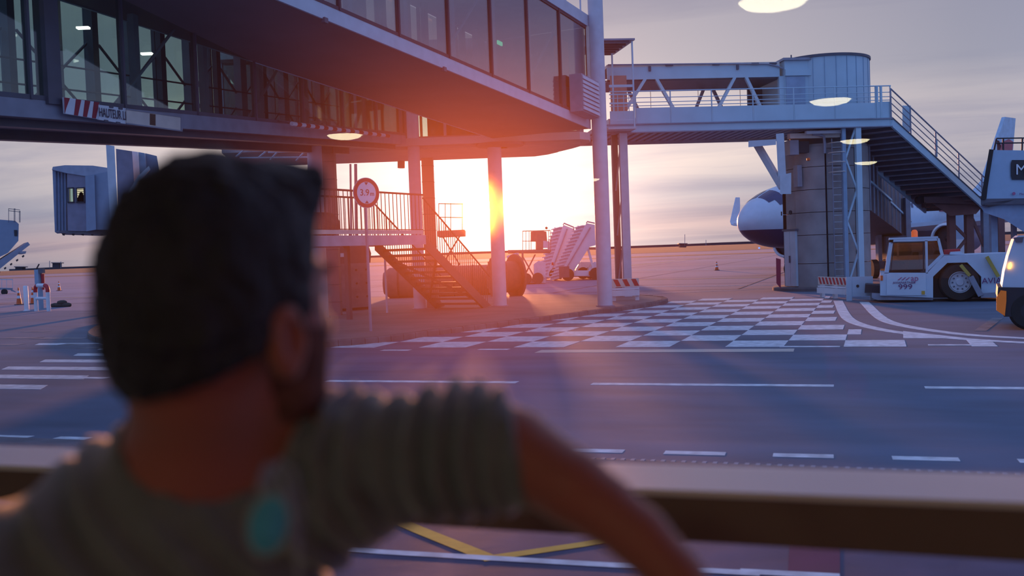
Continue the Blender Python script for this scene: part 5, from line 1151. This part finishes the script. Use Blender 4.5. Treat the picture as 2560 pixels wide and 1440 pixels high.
# ================================================================== organic surfaces (signed distance + surface nets)
def seg(p, a, b, ra, rb):
    a = np.array(a, np.float32); b = np.array(b, np.float32); d = b-a
    t = np.clip(((p-a)@d)/float(d@d), 0, 1); q = p-a-t[..., None]*d
    return np.sqrt((q*q).sum(-1))-(ra+(rb-ra)*t)
def ell(p, c, r, B=None):
    q = p-np.array(c, np.float32)
    if B is not None: q = q@np.array(B, np.float32).T
    r = np.array(r, np.float32); k0 = np.sqrt(((q/r)**2).sum(-1)); k1 = np.sqrt(((q/(r*r))**2).sum(-1))+1e-6
    return k0*(k0-1)/k1
def su(a, b, k=.03):
    h = np.clip(.5+.5*(b-a)/k, 0, 1); return b+(a-b)*h-k*h*(1-h)
def nets(fn, lo, hi, h):
    lo = np.array(lo, np.float32); n = [int(math.ceil((hi[i]-lo[i])/h))+1 for i in range(3)]
    ax = [lo[i]+h*np.arange(n[i], dtype=np.float32) for i in range(3)]
    V = np.empty(n, np.float32)
    for i in range(n[0]):
        p = np.empty((n[1], n[2], 3), np.float32); p[..., 0] = ax[0][i]; p[..., 1] = ax[1][:, None]; p[..., 2] = ax[2][None, :]
        V[i] = fn(p)
    S = V < 0; m = [k-1 for k in n]; cnt = np.zeros(m, np.int8); acc = np.zeros(m+[3], np.float32)
    def sl_(o): return tuple(slice(o[i], o[i]+m[i]) for i in range(3))
    base = np.stack(np.meshgrid(*[np.arange(k, dtype=np.float32) for k in m], indexing='ij'), -1)
    for axx in range(3):
        for u in (0, 1):
            for v in (0, 1):
                o = [0, 0, 0]; oth = [i for i in range(3) if i != axx]; o[oth[0]] = u; o[oth[1]] = v; o2 = list(o); o2[axx] = 1
                a, b = V[sl_(o)], V[sl_(o2)]; c = (a < 0) != (b < 0); t = np.where(c, a/np.where(c, a-b, 1), 0)
                pos = np.array(o, np.float32)+np.zeros_like(base); pos[..., axx] = t
                acc += pos*c[..., None]; cnt += c
    act = cnt > 0; idx = -np.ones(m, np.int64); idx[act] = np.arange(act.sum())
    verts = (base[act]+acc[act]/cnt[act][:, None])*h+lo
    faces = []
    for axx in range(3):
        oth = [i for i in range(3) if i != axx]; a = [slice(None)]*3; b = [slice(None)]*3
        a[axx] = slice(0, -1); b[axx] = slice(1, None); c = S[tuple(a)] != S[tuple(b)]
        I = np.argwhere(c); I = I[(I[:, oth[0]] > 0) & (I[:, oth[1]] > 0) & (I[:, oth[0]] < n[oth[0]]-1) & (I[:, oth[1]] < n[oth[1]]-1)]
        q = []
        for du, dv in ((1, 1), (0, 1), (0, 0), (1, 0)):
            J = I.copy(); J[:, oth[0]] -= du; J[:, oth[1]] -= dv; q.append(idx[J[:, 0], J[:, 1], J[:, 2]])
        Q = np.stack(q, 1); flip = S[I[:, 0], I[:, 1], I[:, 2]]
        if axx == 1: flip = ~flip
        Q[~flip] = Q[~flip][:, ::-1]; faces.append(Q)
    F_ = np.concatenate(faces); F_ = F_[(F_ >= 0).all(1)]
    return verts, F_
def surf(name, fn, lo, hi, h, m, parent):
    v, f = nets(fn, lo, hi, h); inv = np.array(FRM[parent].inverted()); v = v@inv[:3, :3].T+inv[:3, 3]
    me = bpy.data.meshes.new(name); me.from_pydata(v.tolist(), [], f.tolist()); me.materials.append(m)
    me.polygons.foreach_set('use_smooth', [True]*len(me.polygons)); o = link(bpy.data.objects.new(name, me)); o.parent = parent; FRM[o] = FRM[parent]
    return o
# ------------------------------------------------------------------ the seated man
hc = P(556, 712, .95); fdir = Vector(camdir(41)); ldir = Vector(camdir(131)); zdir = Vector((0, 0, 1))
HB = Matrix((fdir, ldir, zdir))
def hl_(f, l, u): return hc+fdir*f+ldir*l+zdir*u
def headp(p, e=0.0):
    d = ell(p, hl_(-.006, 0, .008), (.100+e, .078+e, .106+e), HB)
    d = su(d, ell(p, hl_(-.036, 0, -.05), (.062+e, .064+e, .078+e), HB), .03)
    return d
skull = lambda p: headp(p)
def facep(p, e=0.0):
    d = ell(p, hl_(.045, 0, -.045), (.060+e, .062+e, .088+e), HB)
    d = su(d, ell(p, hl_(.052, 0, -.108), (.042+e, .046+e, .034+e), HB), .025)
    return su(d, seg(p, hl_(.080, -.01, -.122), hl_(.080, .01, -.122), .016+e, .016+e), .02)
nb0, nb1 = P(500, 1010, .955), P(480, 1215, .99)
ARM = [(P(800, 1170, 1.03), .058), (P(1010, 1138, 1.0), .050), (P(1280, 1125, .97), .041), (P(1430, 1218, .93), .0345), (P(1508, 1272, .92), .0305), (P(1598, 1342, .90), .0275), (P(1690, 1440, .88), .0245), (P(1800, 1600, .87), .0215)]
shL, shR = P(0, 1500, .93), P(820, 1190, 1.03)
tc_ = P(400, 1800, 1.03); TB = Matrix((Vector(camdir(20)), Vector(camdir(110)), zdir))
def bodyp(p, e=0.0):
    d = ell(p, tc_, (.125+e, .185+e, .285+e), TB)
    d = su(d, seg(p, P(500, 1365, 1.0), shL, .066+e, .064+e), .045)
    d = su(d, seg(p, P(520, 1290, 1.02), shR, .075+e, .062+e), .06)
    return d
wr = ARM[-1][0]; hdn = (ARM[-1][0]-ARM[-2][0]).normalized(); hsd = hdn.cross(FW).normalized(); hfw = hsd.cross(hdn)
def handp(p):
    pc = wr+hdn*.055; d = seg(p, wr, pc, .024, .030)
    d = su(d, seg(p, wr+hdn*.03-hsd*.018, wr+hdn*.09-hsd*.028, .016, .012), .015); d = su(d, seg(p, wr+hdn*.03+hsd*.018, wr+hdn*.09+hsd*.028, .016, .012), .015)
    for k, ln_ in enumerate((.068, .078, .073, .058)):
        o_ = wr+hdn*.088+hsd*((k-1.5)*.021); k1 = o_+hdn*ln_*.45-hfw*.006; k2 = k1+hdn*ln_*.35+hfw*.014; k3 = k2+hdn*ln_*.2+hfw*.014
        for a, b in ((o_, k1), (k1, k2), (k2, k3)): d = su(d, seg(p, a, b, .0095, .0088), .004)
    t0 = wr+hdn*.03-hsd*.026; t1 = t0+hdn*.03-hsd*.028; t2 = t1+hdn*.032-hsd*.008
    d = su(d, seg(p, t0, t1, .013, .011), .01); return su(d, seg(p, t1, t2, .011, .009), .004)
def skinp(p):
    d = su(headp(p), facep(p), .02)
    d = su(d, seg(p, hl_(.086, -.030, .008), hl_(.086, .030, .008), .012, .012), .014)
    d = su(d, seg(p, hl_(.096, 0, -.004), hl_(.118, 0, -.048), .007, .012), .010)
    d = su(d, seg(p, hl_(.104, -.012, -.053), hl_(.104, .012, -.053), .008, .008), .008)
    d = su(d, seg(p, hl_(.099, -.017, -.080), hl_(.099, .017, -.080), .007, .007), .006)
    d = su(d, seg(p, hl_(.096, -.014, -.092), hl_(.096, .014, -.092), .007, .007), .006)
    for s in (-1, 1):
        d = np.maximum(d, -ell(p, hl_(.102, s*.031, -.010), (.014, .016, .009), HB))
        e = ell(p, hl_(.010, s*.083, -.052), (.021, .013, .037), HB); e = np.maximum(e, -ell(p, hl_(.012, s*.090, -.048), (.010, .008, .020), HB))
        e = su(e, seg(p, hl_(.016, s*.076, -.078), hl_(.014, s*.077, -.072), .008, .008), .006)
        d = su(d, e, .008)
    d = su(d, seg(p, nb0, nb1, .062, .070), .035)
    d = su(d, bodyp(p), .05)
    arm_ = None
    for (a, ra_), (b, rb_) in zip(ARM, ARM[1:]): q_ = seg(p, a, b, ra_, rb_); arm_ = q_ if arm_ is None else su(arm_, q_, .006)
    d = su(d, arm_, .02)
    return su(d, handp(p), .012)
man = thing('person', 'man seen from behind with short dark hair, olive t-shirt and bent bare arm, looking out', 'person', (tc_.x, tc_.y, .9))
skin_m = mat('warm_skin', (.50, .145, .12), .55, var=.08, scale=8)
skin_m.node_tree.nodes['Principled BSDF'].inputs['Sheen Weight'].default_value = .7; skin_m.node_tree.nodes['Principled BSDF'].inputs['Sheen Roughness'].default_value = .5
hair_m = mat('dark_hair', (.028, .026, .048), .6, var=.4, scale=60, stretch=(1, 1, .3), bump=.6)
shirt_m = mat('olive_grey_cloth', (.21, .225, .26), .9, var=.08, scale=40)
body = surf('body', skinp, (-1.45, .35, 1.32), (.62, 1.42, 2.22), .0075, skin_m, man)
for m_, w_ in ((shirt_m, 1.0), (hair_m, .25)):
    m_.node_tree.nodes['Principled BSDF'].inputs['Sheen Weight'].default_value = w_; m_.node_tree.nodes['Principled BSDF'].inputs['Sheen Roughness'].default_value = .45
RXn, UXn, FWn = [np.array(v_, np.float32) for v_ in (RX, UX, FW)]
CAMn = np.array(CAM, np.float32); armA, armB = ARM[0][0], ARM[2][0]
an = np.array((armB-armA).normalized(), np.float32); aA = np.array(armA, np.float32)
cuff_p = np.array(P(1285, 1115, .97), np.float32); cuff_n = np.array((RX*.97+UX*.16).normalized(), np.float32)
def shirtp(p):
    q = p-CAMn; u = q@RXn; v = q@UXn; w = q@FWn
    d = bodyp(p, .014)
    s1_ = (u*.64+v*.77); w1 = .0095*np.sin(2*pi*s1_/.034+6*np.sin(u*9+2)*.35+1.5*np.sin(v*14)); fade = np.clip((-.03-u)/.10, 0, 1)
    d = d+w1*fade
    sd = seg(p, armA, P(1010, 1145, 1.0), .070, .062); sd = np.minimum(sd, seg(p, P(1010, 1145, 1.0), P(1310, 1122, .97), .062, .052))
    t = (p-aA)@an; ph_ = 2*pi*t/.026+1.4*np.sin(t*31)+.9*np.sin(v*25)+1.2*(w-1)*20*.3
    sd = sd-.003+.0095*np.sin(ph_)*(1+.5*np.sin(t*50))+.003*np.sin(v*60+t*20)
    sd = np.maximum(sd, (p-cuff_p)@cuff_n)
    d = su(d, sd, .035)
    under = su(bodyp(p), seg(p, nb0, nb1, .062, .070), .05); arm_ = None
    for (a, ra_), (b, rb_) in zip(ARM[:3], ARM[1:4]): q_ = seg(p, a, b, ra_, rb_); arm_ = q_ if arm_ is None else su(arm_, q_, .006)
    d = np.minimum(d, su(under, np.maximum(arm_, (p-cuff_p)@cuff_n), .02)-.005)
    hole = seg(p, P(515, 1052, .955), P(560, 880, .93), .080, .10)
    hole = np.minimum(hole, seg(p, P(570, 1100, 1.02), P(640, 1140, 1.10), .06, .06))
    return np.maximum(d, -hole)
surf('t_shirt', shirtp, (-1.5, .30, 1.30), (.30, 1.45, 2.06), .0065, shirt_m, man)
def hairp(p):
    q = p-np.array(hc, np.float32); f_ = q@np.array(fdir, np.float32); l_ = q@np.array(ldir, np.float32); u_ = q@np.array(zdir, np.float32)
    d = headp(p, .013)
    d = su(d, ell(p, hl_(.070, .006, .086), (.048, .056, .034), HB), .02)
    d = su(d, ell(p, hl_(.100, .012, .078), (.022, .036, .020), HB), .012)
    d = d+.0022*np.sin(f_*95+2*np.sin(u_*60)+l_*40)*np.sin(u_*80+l_*110)+.0016*np.sin(f_*160+3*np.sin(u_*70))*np.sin(l_*190+u_*60)+.001*np.sin(u_*420+f_*90)
    hline = np.where(f_ < -.01, -.100+(f_+.10)*.42, np.where(f_ < .05, -.062+(f_+.01)*1.1, .004+(f_-.05)*2.4))
    side = np.where((np.abs(l_) > .045) & (f_ > .022) & (f_ < .046), -.050, 1.0)
    hline = np.minimum(hline, side+hline*0)
    return np.maximum(d, hline-u_)
surf('hair', hairp, tuple(hc-Vector((.17, .17, .13))), tuple(hc+Vector((.17, .17, .15))), .004, hair_m, man)
def beardp(p):
    q = p-np.array(hc, np.float32); f_ = q@np.array(fdir, np.float32); l_ = q@np.array(ldir, np.float32); u_ = q@np.array(zdir, np.float32)
    d = su(facep(p, .0045), headp(p, .003), .02); d = np.maximum(d, u_+.062-.02*(np.abs(l_) > .05)); d = np.maximum(d, .012-f_)
    return np.maximum(d, -ell(p, hl_(.105, 0, -.086), (.03, .026, .014), HB))
surf('beard', beardp, tuple(hc-Vector((.13, .13, .16))), tuple(hc+Vector((.14, .14, -.02))), .004, mat('dark_stubble', (.20, .08, .07), .8, var=.3, scale=60), man)
for s in (-1, 1):
    e = obj('eye', MB().lathe(hl_(.086, s*.031, -.010)-Vector((0, 0, .0115)), [(0, 0), (.007, .002), (.0115, .0115), (.007, .021), (0, .023)], 16), white, man, smooth=True)
    obj('iris', MB().lathe(hl_(.0965, s*.031, -.010), [(0, 0), (.005, 0), (.005, .0015), (0, .0015)], 14, fdir), dark, e)
    obj('eyebrow', MB().beam(hl_(.099, s*.016, .012), hl_(.092, s*.046, .012), .007, .007), hair_m, man)
# seated lower body, shoes
hip = Vector((tc_.x, tc_.y+.02, 1.36))
def trou(p):
    d = ell(p, hip, (.16, .13, .12))
    for s in (-1, 1):
        a = hip+Vector((s*.09, 0, 0)); b = hip+Vector((s*.12, .44, .03)); c = b+Vector((0, .05, -.40))
        d = su(d, seg(p, a, b, .088, .066), .03); d = su(d, seg(p, b, c, .062, .050), .02)
    return d
surf('trousers', trou, (hip.x-.35, hip.y-.25, .9), (hip.x+.35, hip.y+.65, 1.55), .012, mat('dark_trousers', (.03, .03, .05), .9), man)
for s in (-1, 1):
    b = hip+Vector((s*.12, .49, 0)); obj('shoe', MB().hexa([Vector((b.x-.045, b.y-.07, .9)), Vector((b.x+.045, b.y-.07, .9)), Vector((b.x+.05, b.y+.2, .9)), Vector((b.x-.05, b.y+.2, .9)), Vector((b.x-.04, b.y-.06, 1.0)), Vector((b.x+.04, b.y-.06, 1.0)), Vector((b.x+.04, b.y+.18, .95)), Vector((b.x-.04, b.y+.18, .95))]), black, man)
bn = thing('bench', 'dark upholstered bench the man is sitting on', 'bench', (hip.x, hip.y, .9))
obj('seat', MB().box(ID, hip.x-.8, hip.x+.9, hip.y-.26, hip.y+.26, 1.15, 1.25), black, bn)
for x in (-.7, .8): obj('leg', MB().box(ID, hip.x+x-.03, hip.x+x+.03, hip.y-.2, hip.y+.2, .9, 1.15), steel_m, bn)
# mask hanging at the neck
mk = P(672, 1312, .80); mkb = Matrix((RX, UX, FW))
fm = thing('face_mask', 'pale blue disposable face mask hanging on white loops below the man\'s neck', 'mask', tuple(mk))
am = R(-12); e1 = (RX*cos(am)+UX*sin(am)); e2 = (UX*cos(am)-RX*sin(am))
mb = MB(); nr = 8; na = 28
for i in range(nr+1):
    r_ = i/nr
    for k in range(na): a = 2*pi*k/na; mb.v.append(mk+e1*(.0165*r_*cos(a))+e2*(.0245*r_*sin(a))-FW*(.008*(1-r_*r_))+FW*.0015*sin(r_*sin(a)*18))
for i in range(nr):
    for k in range(na): mb.f.append([i*na+k, i*na+(k+1) % na, (i+1)*na+(k+1) % na, (i+1)*na+k]); mb.m.append(0)
obj('mask_cloth', mb, mat('mask_blue', (.12, .55, .90), .8, var=.1, scale=50), fm, smooth=True)
obj('mask_edge', MB().tube([mk+e1*(.0172*cos(2*pi*k/30))+e2*(.0255*sin(2*pi*k/30)) for k in range(31)], .0022, 6), mat('mask_white', (.42, .44, .50), .8), fm, smooth=True)
def PZ(a): return [P(x, y, z) for x, y, z in a]
obj('ear_loop', MB().tube(PZ([(655, 1250, .80), (650, 1205, .80), (668, 1160, .82), (690, 1175, .82), (720, 1230, .81), (735, 1320, .81), (745, 1400, .81), (752, 1470, .82)]), .0022, 6), MATS['mask_white'], fm, smooth=True)
obj('ear_loop', MB().tube(PZ([(668, 1250, .80), (672, 1190, .81), (700, 1150, .83), (735, 1180, .83), (755, 1280, .82), (748, 1380, .82)]), .0018, 6), MATS['mask_white'], fm, smooth=True)
# dark earphone cord end at the back of the neck
# operator in the far cab
oc = P(203, 485, 57.6)
def opp(p):
    d = ell(p, oc+Vector((0, 0, -.02)), (.11, .11, .14)); d = su(d, seg(p, oc-Vector((0, 0, .25)), oc-Vector((0, 0, .75)), .20, .18), .08)
    d = su(d, seg(p, oc-Vector((0, 0, .28))+RT*.18, oc-Vector((.1, .2, .6))+RT*.26, .07, .05), .04); return su(d, seg(p, oc-Vector((0, 0, .28))-RT*.18, oc-Vector((-.1, .2, .55))-RT*.24, .07, .05), .04)
op.location = oc-Vector((0, 0, .95)); FRM[op] = Matrix.Translation(op.location)
surf('body', opp, tuple(oc-Vector((.5, .5, 1.0))), tuple(oc+Vector((.5, .5, .3))), .04, mat('silhouette_black', (.02, .02, .03), .9), op)  # whole figure near black, its backlit shade put into the colour
# ================================================================== the waiting room
fl = struct('floor'); obj('floor_slab', MB().box(ID, -12, 9, -27, 2.25, .7, .9), mat('room_floor', (.30, .28, .27), .35), fl)
ce = struct('ceiling'); obj('ceiling_slab', MB().box(ID, -12, 9, -27, 2.25, 4.12, 4.3), mat('room_ceiling', (.55, .53, .5), .8), ce)
wb = struct('wall_back'); obj('wall_panel', MB().box(ID, -12, 9, -27.2, -27, .9, 4.12), mat('room_wall', (.40, .36, .34), .8), wb)
wl = struct('wall_left'); obj('wall_panel', MB().box(ID, -12.2, -12, -27, 2.25, .9, 4.12), MATS['room_wall'], wl)
wr_ = struct('wall_right'); obj('wall_panel', MB().box(ID, 9, 9.2, -27, 2.25, .9, 4.12), MATS['room_wall'], wr_)
wn = struct('window_1', (0, 2, .9), 'terminal window with white rail in front of the seated man')
wglass = glassmat('terminal_glass', (.93, .93, .97), .016, .0, film=(.0080, .95, 1.13, (1.0, .40, .25)))  # film tints the glass with an orange glare veil round the sun
xm = [-12, -8.5, -5.6, -2.95, 1.35, 4.6, 9]
for a, b in zip(xm, xm[1:]): obj('pane', MB().box(ID, a+.04, b-.04, 2.06, 2.072, .98, 4.08), wglass, wn)
for x in xm: obj('mullion', MB().box(ID, x-.04, x+.04, 1.98, 2.14, .9, 4.12), steel_m, wn)
obj('bottom_rail', MB().box(ID, -12, 9, 1.98, 2.14, .9, .98), steel_m, wn); obj('head_rail', MB().box(ID, -12, 9, 1.98, 2.14, 4.08, 4.12), steel_m, wn)
FRl = Fr((0, 0, 0), 0, .0105)
obj('white_ledge', MB().box(FRl, -11.9, 8.9, 1.842, 2.05, 1.636, 1.650), mat('ledge_white', (.92, .92, .94), .4, var=.03), wn)
obj('ledge_nose', MB().box(FRl, -11.9, 8.9, 1.832, 1.844, 1.640, 1.651), mat('ledge_white', (.92, .92, .94), .4, var=.03), wn)
obj('lower_band', MB().box(Fr((0, 0, 0), 0, .004), -11.9, 8.9, 1.850, 1.90, 1.548, 1.636), mat('rail_brown', (.22, .15, .125), .6), wn)
# round ceiling lamps, mirrored in the glass
LP = [(-.74, -4.61, 'nearest of the row above the camera'), (-.55, -11.07, 'second of the row above the camera'), (-.33, -17.4, 'third of the row above the camera'), (-.17, -23.7, 'farthest of the row above the camera'), (-8.05, -10.44, 'second of the row at the left of the room'), (-7.6, -23.7, 'farthest of the row at the left of the room')]
for x, y, lab in LP:
    t = thing('ceiling_lamp', 'round flush ceiling lamp, '+lab, 'lamp', (x, y+.13, 4.12), 0, 'round ceiling lamps')
    obj('ring', MB().lathe((x, y+.13, 4.12), [(.29, -.03), (.33, -.03), (.33, 0), (.29, 0)], 40), white, t); obj('diffuser', MB().lathe((x, y+.13, 4.12), [(0, -.10), (.14, -.09), (.24, -.065), (.29, -.02)], 40), lampm, t, smooth=True)
